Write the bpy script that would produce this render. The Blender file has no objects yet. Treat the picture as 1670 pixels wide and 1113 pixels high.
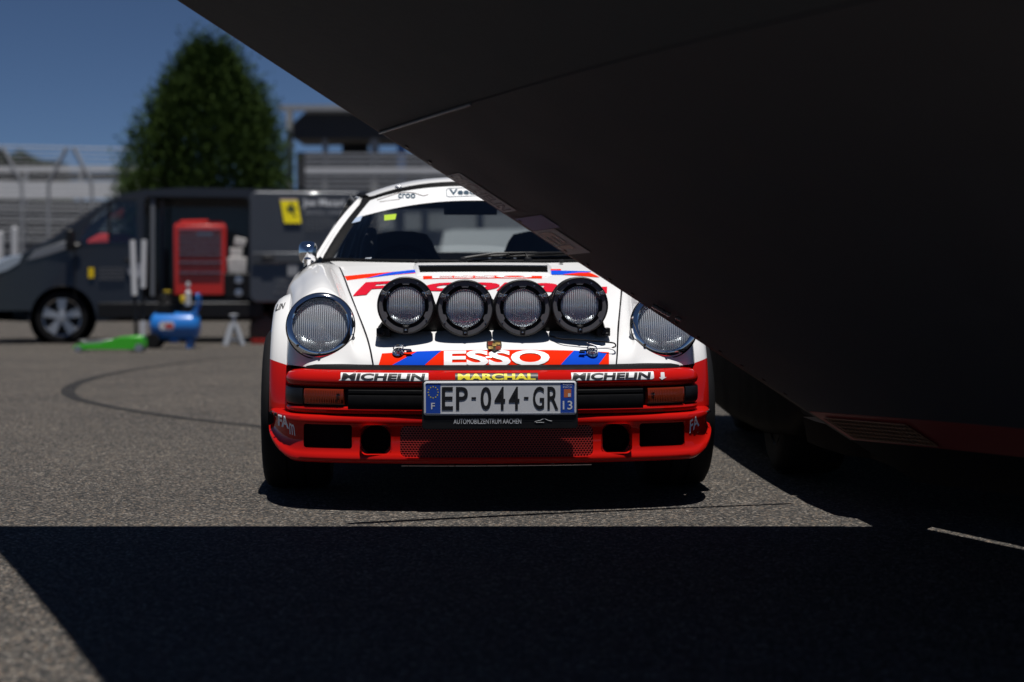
import bpy, bmesh, math, random
import numpy as np
from mathutils import Vector, Matrix
random.seed(7); np.random.seed(7)
R = math.radians
SC = bpy.context.scene
COL = SC.collection
# ------------------------------------------------------------------ camera, sky, sun, exposure
F = 2838.0                      # focal length in photo pixels (1670 wide)
HZ = 458.0                      # horizon row of the photo
CH = 0.80                       # camera height
cam_d = bpy.data.cameras.new('camera'); cam = bpy.data.objects.new('camera', cam_d); COL.objects.link(cam)
cam.location = (0, 0, CH); cam.rotation_euler = (R(90), 0, 0)
cam_d.sensor_width = 36; cam_d.lens = F/1670*36
cam_d.shift_y = -(556.5-HZ)/1670
cam_d.clip_start = 0.05; cam_d.clip_end = 3000
cam_d.dof.use_dof = True; cam_d.dof.focus_distance = 6.12; cam_d.dof.aperture_fstop = 2.1
SC.camera = cam
SUN = Vector((0.06, -0.20, 1.0)).normalized()      # towards the sun
w = bpy.data.worlds.new('World'); SC.world = w; w.use_nodes = True
nt = w.node_tree; bg = nt.nodes['Background']
sky = nt.nodes.new('ShaderNodeTexSky'); sky.sky_type = 'NISHITA'; sky.sun_disc = False
sky.sun_elevation = math.asin(SUN.z); sky.sun_rotation = math.atan2(SUN.x, SUN.y)
sky.altitude = 3000; sky.air_density = 0.6; sky.dust_density = 0.0; sky.ozone_density = 6.0
nt.links.new(sky.outputs[0], bg.inputs[0]); bg.inputs[1].default_value = 0.05
sl = bpy.data.lights.new('sun', 'SUN'); sl.energy = 5.0; sl.angle = R(0.53); sl.color = (1, 0.965, 0.92)
so = bpy.data.objects.new('sun', sl); COL.objects.link(so); so.location = (0, 0, 30)
so.rotation_euler = SUN.to_track_quat('Z', 'Y').to_euler()
vs = SC.view_settings; vs.view_transform = 'Standard'; vs.look = 'None'; vs.gamma = 1; vs.exposure = -0.08
SC.cycles.use_denoising = True
SC.cycles.max_bounces = 10; SC.cycles.transparent_max_bounces = 16
SC.cycles.caustics_reflective = False; SC.cycles.caustics_refractive = False
SC.cycles.sample_clamp_indirect = 6

# ------------------------------------------------------------------ helpers
def P(px, py, Y):               # photo pixel + real distance -> world point
    return Vector(((px-835)/F*Y, Y, CH-(py-HZ)/F*Y))
def G(px, py):                  # photo pixel on the ground plane
    Y = CH*F/(py-HZ); return Vector(((px-835)/F*Y, Y, 0))

def mat(name, col, rough=0.5, metal=0.0, coat=0.0, trans=0.0, ior=1.5, spec=0.5, emit=None, noise=0.0, nscale=30, bump=0.0, bscale=200, coat_rough=0.03):
    m = bpy.data.materials.new(name); m.use_nodes = True
    n = m.node_tree; b = n.nodes['Principled BSDF']
    b.inputs['Base Color'].default_value = (*col, 1)
    b.inputs['Roughness'].default_value = rough; b.inputs['Metallic'].default_value = metal
    b.inputs['Coat Weight'].default_value = coat; b.inputs['Coat Roughness'].default_value = coat_rough
    b.inputs['Transmission Weight'].default_value = trans; b.inputs['IOR'].default_value = ior
    b.inputs['Specular IOR Level'].default_value = spec
    if noise or bump:
        tc = n.nodes.new('ShaderNodeTexCoord')
    if noise:
        t = n.nodes.new('ShaderNodeTexNoise'); t.inputs['Scale'].default_value = nscale; t.inputs['Detail'].default_value = 6
        n.links.new(tc.outputs['Object'], t.inputs['Vector'])
        mx = n.nodes.new('ShaderNodeMix'); mx.data_type = 'RGBA'
        mx.inputs[6].default_value = (*[c*(1-noise) for c in col], 1); mx.inputs[7].default_value = (*[min(1, c*(1+noise)) for c in col], 1)
        n.links.new(t.outputs['Fac'], mx.inputs[0]); n.links.new(mx.outputs[2], b.inputs['Base Color'])
        mr = n.nodes.new('ShaderNodeMapRange'); mr.inputs[3].default_value = max(0, rough*(1-noise)); mr.inputs[4].default_value = min(1, rough*(1+noise))
        n.links.new(t.outputs['Fac'], mr.inputs[0]); n.links.new(mr.outputs[0], b.inputs['Roughness'])
    if bump:
        t2 = n.nodes.new('ShaderNodeTexNoise'); t2.inputs['Scale'].default_value = bscale; t2.inputs['Detail'].default_value = 4
        n.links.new(tc.outputs['Object'], t2.inputs['Vector'])
        bp = n.nodes.new('ShaderNodeBump'); bp.inputs['Strength'].default_value = bump; bp.inputs['Distance'].default_value = 0.01
        n.links.new(t2.outputs['Fac'], bp.inputs['Height']); n.links.new(bp.outputs[0], b.inputs['Normal'])
    return m

def thin_glass(name, tint, refl=1.0, rough=0.0):
    m = bpy.data.materials.new(name); m.use_nodes = True; n = m.node_tree
    n.nodes.remove(n.nodes['Principled BSDF']); out = n.nodes['Material Output']
    tr = n.nodes.new('ShaderNodeBsdfTransparent'); tr.inputs[0].default_value = (*tint, 1)
    gl = n.nodes.new('ShaderNodeBsdfGlossy'); gl.inputs['Roughness'].default_value = rough; gl.inputs[0].default_value = (refl, refl, refl, 1)
    lw = n.nodes.new('ShaderNodeLayerWeight'); lw.inputs[0].default_value = 0.5          # Schlick reflectance, same from both sides
    pw = n.nodes.new('ShaderNodeMath'); pw.operation = 'POWER'; pw.inputs[1].default_value = 5; n.links.new(lw.outputs['Facing'], pw.inputs[0])
    fr = n.nodes.new('ShaderNodeMath'); fr.operation = 'MULTIPLY_ADD'; fr.inputs[1].default_value = 0.92; fr.inputs[2].default_value = 0.08; n.links.new(pw.outputs[0], fr.inputs[0])
    mx = n.nodes.new('ShaderNodeMixShader')
    n.links.new(fr.outputs[0], mx.inputs[0]); n.links.new(tr.outputs[0], mx.inputs[1]); n.links.new(gl.outputs[0], mx.inputs[2])
    n.links.new(mx.outputs[0], out.inputs[0]); return m

class MB:
    def __init__(s): s.v = []; s.f = []; s.mi = []
    def add(s, v, f, mi=0):
        o = len(s.v); s.v += [tuple(p) for p in v]; s.f += [tuple(i+o for i in q) for q in f]; s.mi += [mi]*len(f); return s
    def box(s, c, size, M=None, mi=0):
        x, y, z = [a/2 for a in size]
        v = [Vector((i, j, k)) for i in (-x, x) for j in (-y, y) for k in (-z, z)]
        if M is not None: v = [M @ p for p in v]
        c = Vector(c); v = [p+c for p in v]
        return s.add(v, [(0,1,3,2),(4,6,7,5),(0,4,5,1),(2,3,7,6),(0,2,6,4),(1,5,7,3)], mi)
    def bar(s, a, b, wdt, hgt, up=(0,0,1), mi=0):
        a, b = Vector(a), Vector(b); d = (b-a); L = d.length; d.normalize()
        sd = d.cross(Vector(up)); sd = sd.normalized() if sd.length > 1e-5 else Vector((1,0,0)); u = sd.cross(d)
        M = Matrix((d, sd, u)).transposed()
        return s.box((a+b)/2, (L, wdt, hgt), M, mi)
    def tube(s, pts, r, n=8, mi=0, cap=True):
        pts = [Vector(p) for p in pts]; rr = r if hasattr(r, '__len__') else [r]*len(pts)
        rings = []; u = None
        for i, p in enumerate(pts):
            t = (pts[min(i+1, len(pts)-1)]-pts[max(i-1, 0)]).normalized()
            if u is None:
                u = t.orthogonal().normalized()
            u = (u-t*u.dot(t)).normalized(); q = t.cross(u)
            rings.append([p+(u*math.cos(a)+q*math.sin(a))*rr[i] for a in [2*math.pi*k/n for k in range(n)]])
        v = [p for g in rings for p in g]; f = []
        for i in range(len(pts)-1):
            for k in range(n): f.append((i*n+k, i*n+(k+1)%n, (i+1)*n+(k+1)%n, (i+1)*n+k))
        if cap: f += [tuple(reversed(range(n))), tuple((len(pts)-1)*n+k for k in range(n))]
        return s.add(v, f, mi)
    def lathe(s, prof, c, axis, n=32, mi=0, close=False):
        # prof: (radius, height along axis)
        a = Vector(axis).normalized(); u = a.orthogonal().normalized(); q = a.cross(u); c = Vector(c)
        v = []; f = []; m = len(prof)
        for k in range(n):
            t = 2*math.pi*k/n; e = u*math.cos(t)+q*math.sin(t)
            for r_, h in prof: v.append(c+e*r_+a*h)
        for k in range(n):
            k2 = (k+1) % n
            for j in range(m-1 if not close else m):
                j2 = (j+1) % m
                f.append((k*m+j, k2*m+j, k2*m+j2, k*m+j2))
        return s.add(v, f, mi)
    def grid(s, rows, mi=0, closed=False):
        n = len(rows[0]); v = [p for r_ in rows for p in r_]; f = []
        for i in range(len(rows)-1):
            for j in range(n if closed else n-1):
                j2 = (j+1) % n
                f.append((i*n+j, i*n+j2, (i+1)*n+j2, (i+1)*n+j))
        return s.add(v, f, mi)
    def prism(s, poly, fn0, fn1, mi=0):
        n = len(poly); v = [fn0(*p) for p in poly]+[fn1(*p) for p in poly]
        f = [tuple(reversed(range(n))), tuple(range(n, 2*n))]+[(i, (i+1) % n, n+(i+1) % n, n+i) for i in range(n)]
        return s.add(v, f, mi)
    def build(s, name, m, parent=None, angle=35, bevel=0, seg=2, weld=False, fixn=False):
        me = bpy.data.meshes.new(name); me.from_pydata(s.v, [], s.f); 
        ms = m if isinstance(m, (list, tuple)) else [m]
        for q in ms: me.materials.append(q)
        if len(ms) > 1: me.polygons.foreach_set('material_index', s.mi)
        if weld or fixn:
            bm = bmesh.new(); bm.from_mesh(me)
            if weld: bmesh.ops.remove_doubles(bm, verts=bm.verts, dist=1e-5)
            bmesh.ops.recalc_face_normals(bm, faces=bm.faces); bm.to_mesh(me); bm.free()
        me.update()
        o = bpy.data.objects.new(name, me); COL.objects.link(o)
        if parent is not None: o.parent = parent
        if bevel:
            b = o.modifiers.new('bevel', 'BEVEL'); b.width = bevel; b.segments = seg; b.limit_method = 'ANGLE'; b.angle_limit = R(30)
        smooth(o, angle); return o
def smooth(o, angle=35):
    me = o.data
    if angle:
        me.shade_smooth(); me.set_sharp_from_angle(angle=R(angle))
def obj_from(name, me, parent=None):
    o = bpy.data.objects.new(name, me); COL.objects.link(o); o.parent = parent; return o
def empty(name, loc=(0,0,0), rz=0):
    o = bpy.data.objects.new(name, None); COL.objects.link(o); o.location = loc; o.rotation_euler = (0,0,rz); o.empty_display_size = 0.1; return o
def tag(o, label=None, cat=None, group=None, kind=None):
    if label: o['label'] = label
    if cat: o['category'] = cat
    if group: o['group'] = group
    if kind: o['kind'] = kind
    return o
def apply_mods(o, angle=35):
    dg = bpy.context.evaluated_depsgraph_get(); dg.update()
    me = bpy.data.meshes.new_from_object(o.evaluated_get(dg)); old = o.data
    o.modifiers.clear(); o.data = me; bpy.data.meshes.remove(old); smooth(o, angle)
def cut(o, cutters, angle=35):
    for c in cutters:
        c.parent = o.parent
        md = o.modifiers.new('cut', 'BOOLEAN'); md.operation = 'DIFFERENCE'; md.object = c; md.solver = 'EXACT'
    apply_mods(o, angle)
    for c in cutters: bpy.data.objects.remove(c, do_unlink=True)
def crom(pts, t):               # Catmull-Rom through points, t in 0..1
    n = len(pts)-1; x = min(max(t, 0), 1)*n; i = min(int(x), n-1); u = x-i
    p0, p1, p2, p3 = [np.array(pts[min(max(k, 0), n)], float) for k in (i-1, i, i+1, i+2)]
    if i == 0: p0 = 2*p1-p2
    if i == n-1: p3 = 2*p2-p1
    return 0.5*((2*p1)+(-p0+p2)*u+(2*p0-5*p1+4*p2-p3)*u*u+(-p0+3*p1-3*p2+p3)*u**3)
def rrect(x0, x1, z0, z1, r, n=5):
    out = []
    for cx, cz, a0 in ((x1-r, z1-r, 0), (x0+r, z1-r, 90), (x0+r, z0+r, 180), (x1-r, z0+r, 270)):
        for k in range(n+1):
            a = R(a0+90*k/n); out.append((cx+r*math.cos(a), cz+r*math.sin(a)))
    return out
_tc = {}
def text_mesh(s, bold=0.0):
    if (s, bold) in _tc: return _tc[(s, bold)]
    cu = bpy.data.curves.new('t', 'FONT'); cu.body = s; cu.offset = bold; cu.resolution_u = 4; cu.fill_mode = 'FRONT'
    o = bpy.data.objects.new('t', cu); COL.objects.link(o)
    dg = bpy.context.evaluated_depsgraph_get(); dg.update()
    me = bpy.data.meshes.new_from_object(o.evaluated_get(dg))
    bm = bmesh.new(); bm.from_mesh(me)
    bmesh.ops.triangulate(bm, faces=bm.faces)
    for _ in range(4):
        es = [e for e in bm.edges if e.calc_length() > 0.13]
        if es: bmesh.ops.subdivide_edges(bm, edges=es, cuts=1); bmesh.ops.triangulate(bm, faces=bm.faces)
    v = np.array([tuple(p.co)[:2] for p in bm.verts]); bm.verts.index_update()
    f = [tuple(q.index for q in p.verts) for p in bm.faces]; bm.free()
    bpy.data.objects.remove(o, do_unlink=True); bpy.data.curves.remove(cu); bpy.data.meshes.remove(me)
    lo, hi = v.min(0), v.max(0); v = (v-lo)/(hi-lo)
    _tc[(s, bold)] = (v, f); return v, f
def text_on(name, s, fn, m, parent, bold=0.0, shear=0.0):
    v, f = text_mesh(s, bold)
    b = MB(); b.add([fn(u+shear*(q-0.5), q) for u, q in v], f); return b.build(name, m, parent, angle=0)
def quad_map(p00, p10, p11, p01):
    a, b, c, d = map(Vector, (p00, p10, p11, p01))
    return lambda u, v: (a*(1-u)+b*u)*(1-v)+(d*(1-u)+c*u)*v
def copy_tree(o, parent=None):
    c = o.copy(); COL.objects.link(c); c.parent = parent
    for ch in list(o.children): copy_tree(ch, c)
    return c

# ------------------------------------------------------------------ materials
M = {}
M['white'] = mat('white_paint', (0.79, 0.79, 0.79), 0.4, spec=0.1, coat=0.7, coat_rough=0.02, noise=0.03, nscale=4)
M['red'] = mat('red_paint', (0.47, 0.008, 0.005), 0.4, spec=0.0, coat=0.6, coat_rough=0.02, noise=0.05, nscale=5)
M['band_red'] = mat('red_vinyl', (0.85, 0.028, 0.006), 0.6, spec=0.0, coat=0.1, coat_rough=0.02)
M['script_red'] = mat('crimson_vinyl', (0.55, 0.012, 0.03), 0.6, spec=0.0, coat=0.1, coat_rough=0.02)
M['blue'] = mat('blue_vinyl', (0.008, 0.075, 0.62), 0.6, spec=0.0, coat=0.1, coat_rough=0.02)
M['rubber'] = mat('black_rubber', (0.007, 0.007, 0.008), 0.6, spec=0.08, noise=0.25, nscale=40)
M['tyre'] = mat('tyre_rubber', (0.009, 0.009, 0.010), 0.8, spec=0.2, noise=0.3, nscale=60)
M['black'] = mat('black_plastic', (0.009, 0.009, 0.010), 0.42, spec=0.3, noise=0.2, nscale=30, bump=0.1, bscale=400)
M['matte'] = mat('matte_black', (0.007, 0.007, 0.008), 0.85, spec=0.2)
M['ringgrey'] = mat('dark_grey_plastic', (0.11, 0.11, 0.12), 0.4, noise=0.15, nscale=60)
M['chrome'] = mat('chrome', (0.86, 0.87, 0.9), 0.06, metal=1)
M['steel'] = mat('brushed_steel', (0.6, 0.6, 0.62), 0.28, metal=1, noise=0.15, nscale=50)
M['reflector'] = mat('reflector_mirror', (0.93, 0.95, 0.98), 0.24, metal=1)
_n = M['reflector'].node_tree; _tcn = _n.nodes.new('ShaderNodeTexCoord'); _w = _n.nodes.new('ShaderNodeTexWave'); _w.bands_direction = 'X'; _w.inputs['Scale'].default_value = 48; _w.inputs['Distortion'].default_value = 0.6
_b = _n.nodes.new('ShaderNodeBump'); _b.inputs['Strength'].default_value = 0.55; _b.inputs['Distance'].default_value = 0.004
_n.links.new(_tcn.outputs['Object'], _w.inputs['Vector']); _n.links.new(_w.outputs['Fac'], _b.inputs['Height']); _n.links.new(_b.outputs[0], _n.nodes['Principled BSDF'].inputs['Normal'])
M['lens'] = thin_glass('lens_glass', (0.93, 0.95, 0.96))
_n = M['lens'].node_tree; _mx = [q for q in _n.nodes if q.type == 'MIX_SHADER'][0]        # moulded glass: part clear, part bent by the flutes, a little scattered
_rf = _n.nodes.new('ShaderNodeBsdfRefraction'); _rf.inputs['IOR'].default_value = 1.45; _rf.inputs['Roughness'].default_value = 0.03
_m1 = _n.nodes.new('ShaderNodeMixShader'); _m1.inputs[0].default_value = 0.22; _n.links.new(_mx.outputs[0], _m1.inputs[1]); _n.links.new(_rf.outputs[0], _m1.inputs[2])
_df = _n.nodes.new('ShaderNodeBsdfDiffuse'); _df.inputs[0].default_value = (0.85, 0.90, 0.97, 1)
_m2 = _n.nodes.new('ShaderNodeMixShader'); _tcl = _n.nodes.new('ShaderNodeTexCoord'); _wl = _n.nodes.new('ShaderNodeTexWave'); _wl.bands_direction = 'X'; _wl.inputs['Scale'].default_value = 42; _wl.inputs['Distortion'].default_value = 0.7; _n.links.new(_tcl.outputs['Object'], _wl.inputs['Vector'])
_mr = _n.nodes.new('ShaderNodeMapRange'); _mr.inputs[3].default_value = 0.015; _mr.inputs[4].default_value = 0.29; _n.links.new(_wl.outputs['Fac'], _mr.inputs[0]); _n.links.new(_mr.outputs[0], _m2.inputs[0])
_n.links.new(_m1.outputs[0], _m2.inputs[1]); _n.links.new(_df.outputs[0], _m2.inputs[2]); _n.links.new(_m2.outputs[0], _n.nodes['Material Output'].inputs[0])
M['orange'] = mat('orange_lens', (0.24, 0.026, 0.006), 0.16, trans=0.2, ior=1.45, coat=0.3)
M['sticker_white'] = mat('sticker_white', (0.82, 0.83, 0.84), 0.45)
M['sticker_black'] = mat('sticker_black', (0.012, 0.012, 0.014), 0.45)
M['yellow'] = mat('sticker_yellow', (0.85, 0.72, 0.02), 0.45)
M['plate'] = mat('plate_white', (0.72, 0.74, 0.78), 0.35, noise=0.06, nscale=25)
M['plate_blue'] = mat('plate_blue', (0.015, 0.07, 0.42), 0.4)
M['glass'] = thin_glass('windscreen_glass', (0.90, 0.93, 0.92))
M['tint'] = thin_glass('side_glass', (0.80, 0.84, 0.85))
# ================================================================== ground
def asphalt():
    m = bpy.data.materials.new('chip_asphalt'); m.use_nodes = True; n = m.node_tree; b = n.nodes['Principled BSDF']
    tc = n.nodes.new('ShaderNodeTexCoord')
    def vor(scale, feat='F1'):
        v = n.nodes.new('ShaderNodeTexVoronoi'); v.inputs['Scale'].default_value = scale; v.feature = feat
        n.links.new(tc.outputs['Object'], v.inputs['Vector']); return v
    v1, v2 = vor(135), vor(210)
    big = n.nodes.new('ShaderNodeTexNoise'); big.inputs['Scale'].default_value = .7; big.inputs['Detail'].default_value = 5; n.links.new(tc.outputs['Object'], big.inputs['Vector'])
    mid = n.nodes.new('ShaderNodeTexNoise'); mid.inputs['Scale'].default_value = 9; mid.inputs['Detail'].default_value = 4; n.links.new(tc.outputs['Object'], mid.inputs['Vector'])
    sep = n.nodes.new('ShaderNodeSeparateColor'); n.links.new(v1.outputs['Color'], sep.inputs[0])
    r1 = n.nodes.new('ShaderNodeValToRGB'); e = r1.color_ramp.elements
    e[0].position = 0; e[0].color = (.018,.018,.020,1); e[1].position = 1; e[1].color = (.42,.385,.34,1)
    for p, c in ((.3,(.042,.041,.040)),(.6,(.098,.092,.083)),(.8,(.165,.150,.13)),(.9,(.25,.185,.13))):
        q = r1.color_ramp.elements.new(p); q.color = (*c, 1)
    n.links.new(sep.outputs[0], r1.inputs[0])
    r2 = n.nodes.new('ShaderNodeValToRGB'); e = r2.color_ramp.elements; e[0].position = .25; e[0].color = (.58,.59,.62,1); e[1].position = .75; e[1].color = (1.12,1.11,1.10,1)
    mm = n.nodes.new('ShaderNodeMath'); mm.operation = 'ADD'; mh = n.nodes.new('ShaderNodeMath'); mh.operation = 'MULTIPLY'; mh.inputs[1].default_value = .5
    n.links.new(big.outputs['Fac'], mm.inputs[0]); n.links.new(mid.outputs['Fac'], mm.inputs[1]); n.links.new(mm.outputs[0], mh.inputs[0]); n.links.new(mh.outputs[0], r2.inputs[0])
    mul = n.nodes.new('ShaderNodeMix'); mul.data_type = 'RGBA'; mul.blend_type = 'MULTIPLY'; mul.inputs[0].default_value = 1
    n.links.new(r1.outputs[0], mul.inputs[6]); n.links.new(r2.outputs[0], mul.inputs[7]); n.links.new(mul.outputs[2], b.inputs['Base Color'])
    b.inputs['Roughness'].default_value = .85; b.inputs['Specular IOR Level'].default_value = .25
    bp = n.nodes.new('ShaderNodeBump'); bp.inputs['Strength'].default_value = .9; bp.inputs['Distance'].default_value = .006
    inv = n.nodes.new('ShaderNodeMath'); inv.operation = 'SUBTRACT'; inv.inputs[0].default_value = 1; n.links.new(v1.outputs['Distance'], inv.inputs[1])
    ad = n.nodes.new('ShaderNodeMath'); ad.operation = 'SUBTRACT'; n.links.new(inv.outputs[0], ad.inputs[0]); n.links.new(v2.outputs['Distance'], ad.inputs[1])
    n.links.new(ad.outputs[0], bp.inputs['Height']); n.links.new(bp.outputs[0], b.inputs['Normal'])
    return m
b = MB(); b.add([(-1500,-1500,0),(1500,-1500,0),(1500,1500,0),(-1500,1500,0)], [(0,1,2,3)]); ground = b.build('ground', asphalt(), angle=0)
tag(ground, kind='structure')
# curved rubber mark left by a tyre
mk = [(430,582),(380,584.5),(330,588),(250,599),(200,607),(150,618),(118,630),(111,641),(125,651),(150,658),(200,668),(300,683),(430,697),(520,705)]
cp = [G(*q) for q in mk]; wd = [.03,.035,.04,.045,.05,.05,.05,.05,.045,.042,.04,.036,.034,.03]
b = MB(); rows = []
for k in range(121):
    p = Vector(crom([tuple(c) for c in cp], k/120)); p2 = Vector(crom([tuple(c) for c in cp], min(1, k/120+.004))); p1 = Vector(crom([tuple(c) for c in cp], max(0, k/120-.004)))
    t = (p2-p1).normalized(); nn = Vector((-t.y, t.x, 0)); w_ = crom([(x,) for x in wd], k/120)[0]
    rows.append([p+nn*w_+Vector((0,0,.004)), p-nn*w_+Vector((0,0,.004))])
b.grid(rows)
mt = bpy.data.materials.new('rubber_mark'); mt.use_nodes = True; n = mt.node_tree; pb = n.nodes['Principled BSDF']; pb.inputs['Base Color'].default_value = (.012,.012,.013,1); pb.inputs['Roughness'].default_value = .8
tc = n.nodes.new('ShaderNodeTexCoord'); vv = n.nodes.new('ShaderNodeTexVoronoi'); vv.inputs['Scale'].default_value = 135; n.links.new(tc.outputs['Object'], vv.inputs['Vector'])
sp = n.nodes.new('ShaderNodeSeparateColor'); n.links.new(vv.outputs['Color'], sp.inputs[0]); mr = n.nodes.new('ShaderNodeMapRange'); mr.inputs[1].default_value = .0; mr.inputs[2].default_value = 1; mr.inputs[3].default_value = 1.0; mr.inputs[4].default_value = .35
n.links.new(sp.outputs[0], mr.inputs[0]); n.links.new(mr.outputs[0], pb.inputs['Alpha'])
b.build('tyre_mark', mt, ground, angle=0)

# ================================================================== background stands, fence, trees
M['galv'] = mat('galvanised', (.34,.35,.37), .5, metal=.3, noise=.15, nscale=3)
M['slat'] = mat('grey_slat', (.20,.21,.23), .6, noise=.15, nscale=2)
M['board'] = mat('white_board', (.62,.63,.66), .6, noise=.06, nscale=1)
M['dark'] = mat('dark_cladding', (.035,.037,.042), .7, noise=.2, nscale=2)
M['conc'] = mat('concrete', (.32,.33,.35), .8, noise=.15, nscale=1.5)
# catch fence with cranked posts and strained wires
Yf = 43.0
cf = empty('catch_fence', (0, Yf, 0)); tag(cf, 'tall wire catch fence with cranked posts at left', 'fence')
def rel(p): return (p.x, p.y-Yf, p.z)
for x0, lean in ((36,-32),(79,30),(150,-30),(-45,-30)):
    b = MB(); b.tube([rel(P(x0,540,Yf)), rel(P(x0,345,Yf)), rel(P(x0,300,Yf)), rel(P(x0+lean,241,Yf))], .045, 8); b.build('post', M['galv'], cf)
for k in range(22):
    y = 239+7.2*k; b = MB(); b.tube([rel(P(-160,y-4,Yf)), rel(P(290,y+4+(2 if k < 6 else 0),Yf))], .010 if k else .02, 5); b.build('wire', M['galv'], cf)
# stand behind the fence: white boards and grey slats, one bar per row
Yl = 47.0
st = empty('spectator_stand', (0, Yl, 0)); tag(st, 'low spectator stand with white boards and grey horizontal slats behind the fence', 'grandstand')
def bar_px(x0, x1, y0, y1, Y, th, name, m, par, Y0):
    a, c = P(x0, y1, Y), P(x1, y0, Y); b = MB(); b.box(((a.x+c.x)/2, Y-Y0, (a.z+c.z)/2), (c.x-a.x, th, abs(c.z-a.z))); return b.build(name, m, par, angle=0)
bar_px(-160, 300, 272, 280, Yl, .1, 'handrail', M['board'], st, Yl)
bar_px(-160, 300, 296, 324, Yl, .12, 'parapet_board', M['board'], st, Yl)
for k in range(13): bar_px(-160, 330, 331+8.6*k, 335.5+8.6*k, Yl-.1*(k % 2), .10, 'slat', M['slat'], st, Yl)
bar_px(-160, 330, 282, 294, Yl+2.2, .3, 'rear_wall', M['dark'], st, Yl)
for x in (-140, -50, 40, 130, 220, 310): bar_px(x, x+5, 272, 510, Yl+.2, .15, 'upright', M['galv'], st, Yl)
bar_px(-160, 330, 328, 510, Yl+.6, .2, 'backing_wall', M['dark'], st, Yl)
for k, x in enumerate((24, 0)): 
    b = MB(); p = G(x, 491); z1 = P(x,372+8*k,38).z
    b.lathe([(.16,0),(.16,.1),(.075,.12),(.075,z1),(.0,z1+.03)], (0,0,0), (0,0,1), 12); o = b.build('bollard', M['board'], None); o.location = (P(x,450,38).x, 38, 0)
    tag(o, ['white post standing before the grey slats, nearer the van', 'white post standing before the grey slats at the left edge'][k], 'post', 'white posts before the stand')
# covered stand on the right of the tree
Yr = 56.0
gs = empty('covered_grandstand', (0, Yr, 0)); tag(gs, 'covered grandstand with dark roof box and grey slatted front', 'grandstand')
a, c = P(478,226,Yr), P(900,178,Yr)
b = MB(); b.prism([(a.x,a.z),(c.x,a.z),(c.x,c.z),(a.x+.5,c.z),(a.x,c.z-.45)], lambda x, z: (x,0,z), lambda x, z: (x,3,z)); b.build('roof', M['dark'], gs, angle=0)
bar_px(455, 900, 172, 181, Yr-.2, .3, 'roof_edge', M['galv'], gs, Yr)
for x, w_ in ((468,9),(527,7),(605,12),(690,9),(780,9)): bar_px(x, x+w_, 180, 490, Yr+.3, .4, 'column', M['conc'], gs, Yr)
bar_px(484, 500, 252, 306, Yr-.15, .2, 'shutter', M['dark'], gs, Yr)
for k in range(8):
    y = 250+8.0*k; big = k in (3,)
    bar_px(498 if k < 11 else 480, 900, y, y+(7.5 if big else 4.2), Yr-.25, .12, 'slat', M['board'] if big else M['galv'], gs, Yr)
bar_px(484, 1100, 249, 318, Yr+.5, .2, 'front_wall', M['dark'], gs, Yr); bar_px(484, 1100, 319, 490, Yr+.4, .2, 'base_wall', M['conc'], gs, Yr)
bar_px(505, 900, 205, 214, Yr+5.7, .2, 'rear_beam', M['dark'], gs, Yr)
bar_px(560, 600, 226, 250, Yr+3, 1.0, 'kiosk', M['dark'], gs, Yr)
bar_px(648, 662, 232, 310, Yr+.0, .15, 'banner', mat('banner_blue', (.05,.14,.36), .6), gs, Yr)

def leaf_cloud(pts, dirs, size, m, name, parent, aspect=2.6):
    n_ = len(pts); rnd = np.random.normal(size=(n_,3)); s_ = np.cross(dirs, rnd); s_ /= np.linalg.norm(s_, axis=1)[:,None]+1e-9
    L = size*(.6+.8*np.random.rand(n_))[:,None]; W = L/aspect
    v = np.stack([pts-s_*W*.5, pts+dirs*L*.5-s_*W*.35, pts+dirs*L, pts+s_*W*.5+dirs*L*.35], 1).reshape(-1,3)
    me = bpy.data.meshes.new(name); me.vertices.add(len(v)); me.vertices.foreach_set('co', v.ravel())
    me.loops.add(n_*4); me.loops.foreach_set('vertex_index', np.arange(n_*4, dtype=np.int32)); me.polygons.add(n_)
    me.polygons.foreach_set('loop_start', np.arange(0, n_*4, 4, dtype=np.int32)); me.polygons.foreach_set('loop_total', np.full(n_, 4, dtype=np.int32))
    me.materials.append(m); me.update(); me.validate(); return obj_from(name, me, parent)
def leaf_mat(name, c0, c1):
    m = bpy.data.materials.new(name); m.use_nodes = True; n = m.node_tree; b = n.nodes['Principled BSDF']; b.inputs['Roughness'].default_value = .8; b.inputs['Specular IOR Level'].default_value = .1
    g = n.nodes.new('ShaderNodeNewGeometry'); r_ = n.nodes.new('ShaderNodeValToRGB'); r_.color_ramp.elements[0].color = (*c0,1); r_.color_ramp.elements[1].color = (*c1,1)
    n.links.new(g.outputs['Random Per Island'], r_.inputs[0]); n.links.new(r_.outputs[0], b.inputs[0]); return m
# conical evergreen
Yt = 37.0
tb = P(341, 470, Yt); tree = empty('cypress_tree', (tb.x, Yt, 0)); tag(tree, 'tall conical dark green evergreen tree behind the van', 'tree')
Ht = P(0, 80, Yt).z
b = MB(); b.tube([(0,0,0),(.03,0,1),(0,.02,3),(0,0,Ht*.9)], [.16,.14,.09,.02], 10)
for k in range(26):
    a = random.random()*6.28; z = .5+Ht*.8*k/26; r_ = 1.6*(1-z/Ht)**.8; b.tube([(0,0,z),(r_*.5*math.cos(a),r_*.5*math.sin(a),z+.3),(r_*math.cos(a),r_*math.sin(a),z+.8)], [.03,.02,.008], 5)
b.build('trunk', mat('bark', (.06,.045,.035), .9), tree)
prof = [(0,.6),(.06,1.35),(.2,1.58),(.47,1.62),(.575,1.54),(.68,1.35),(.79,1.04),(.9,.53),(.96,.26),(1.0,.03)]
pts = []; dirs = []
N = 4200
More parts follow.
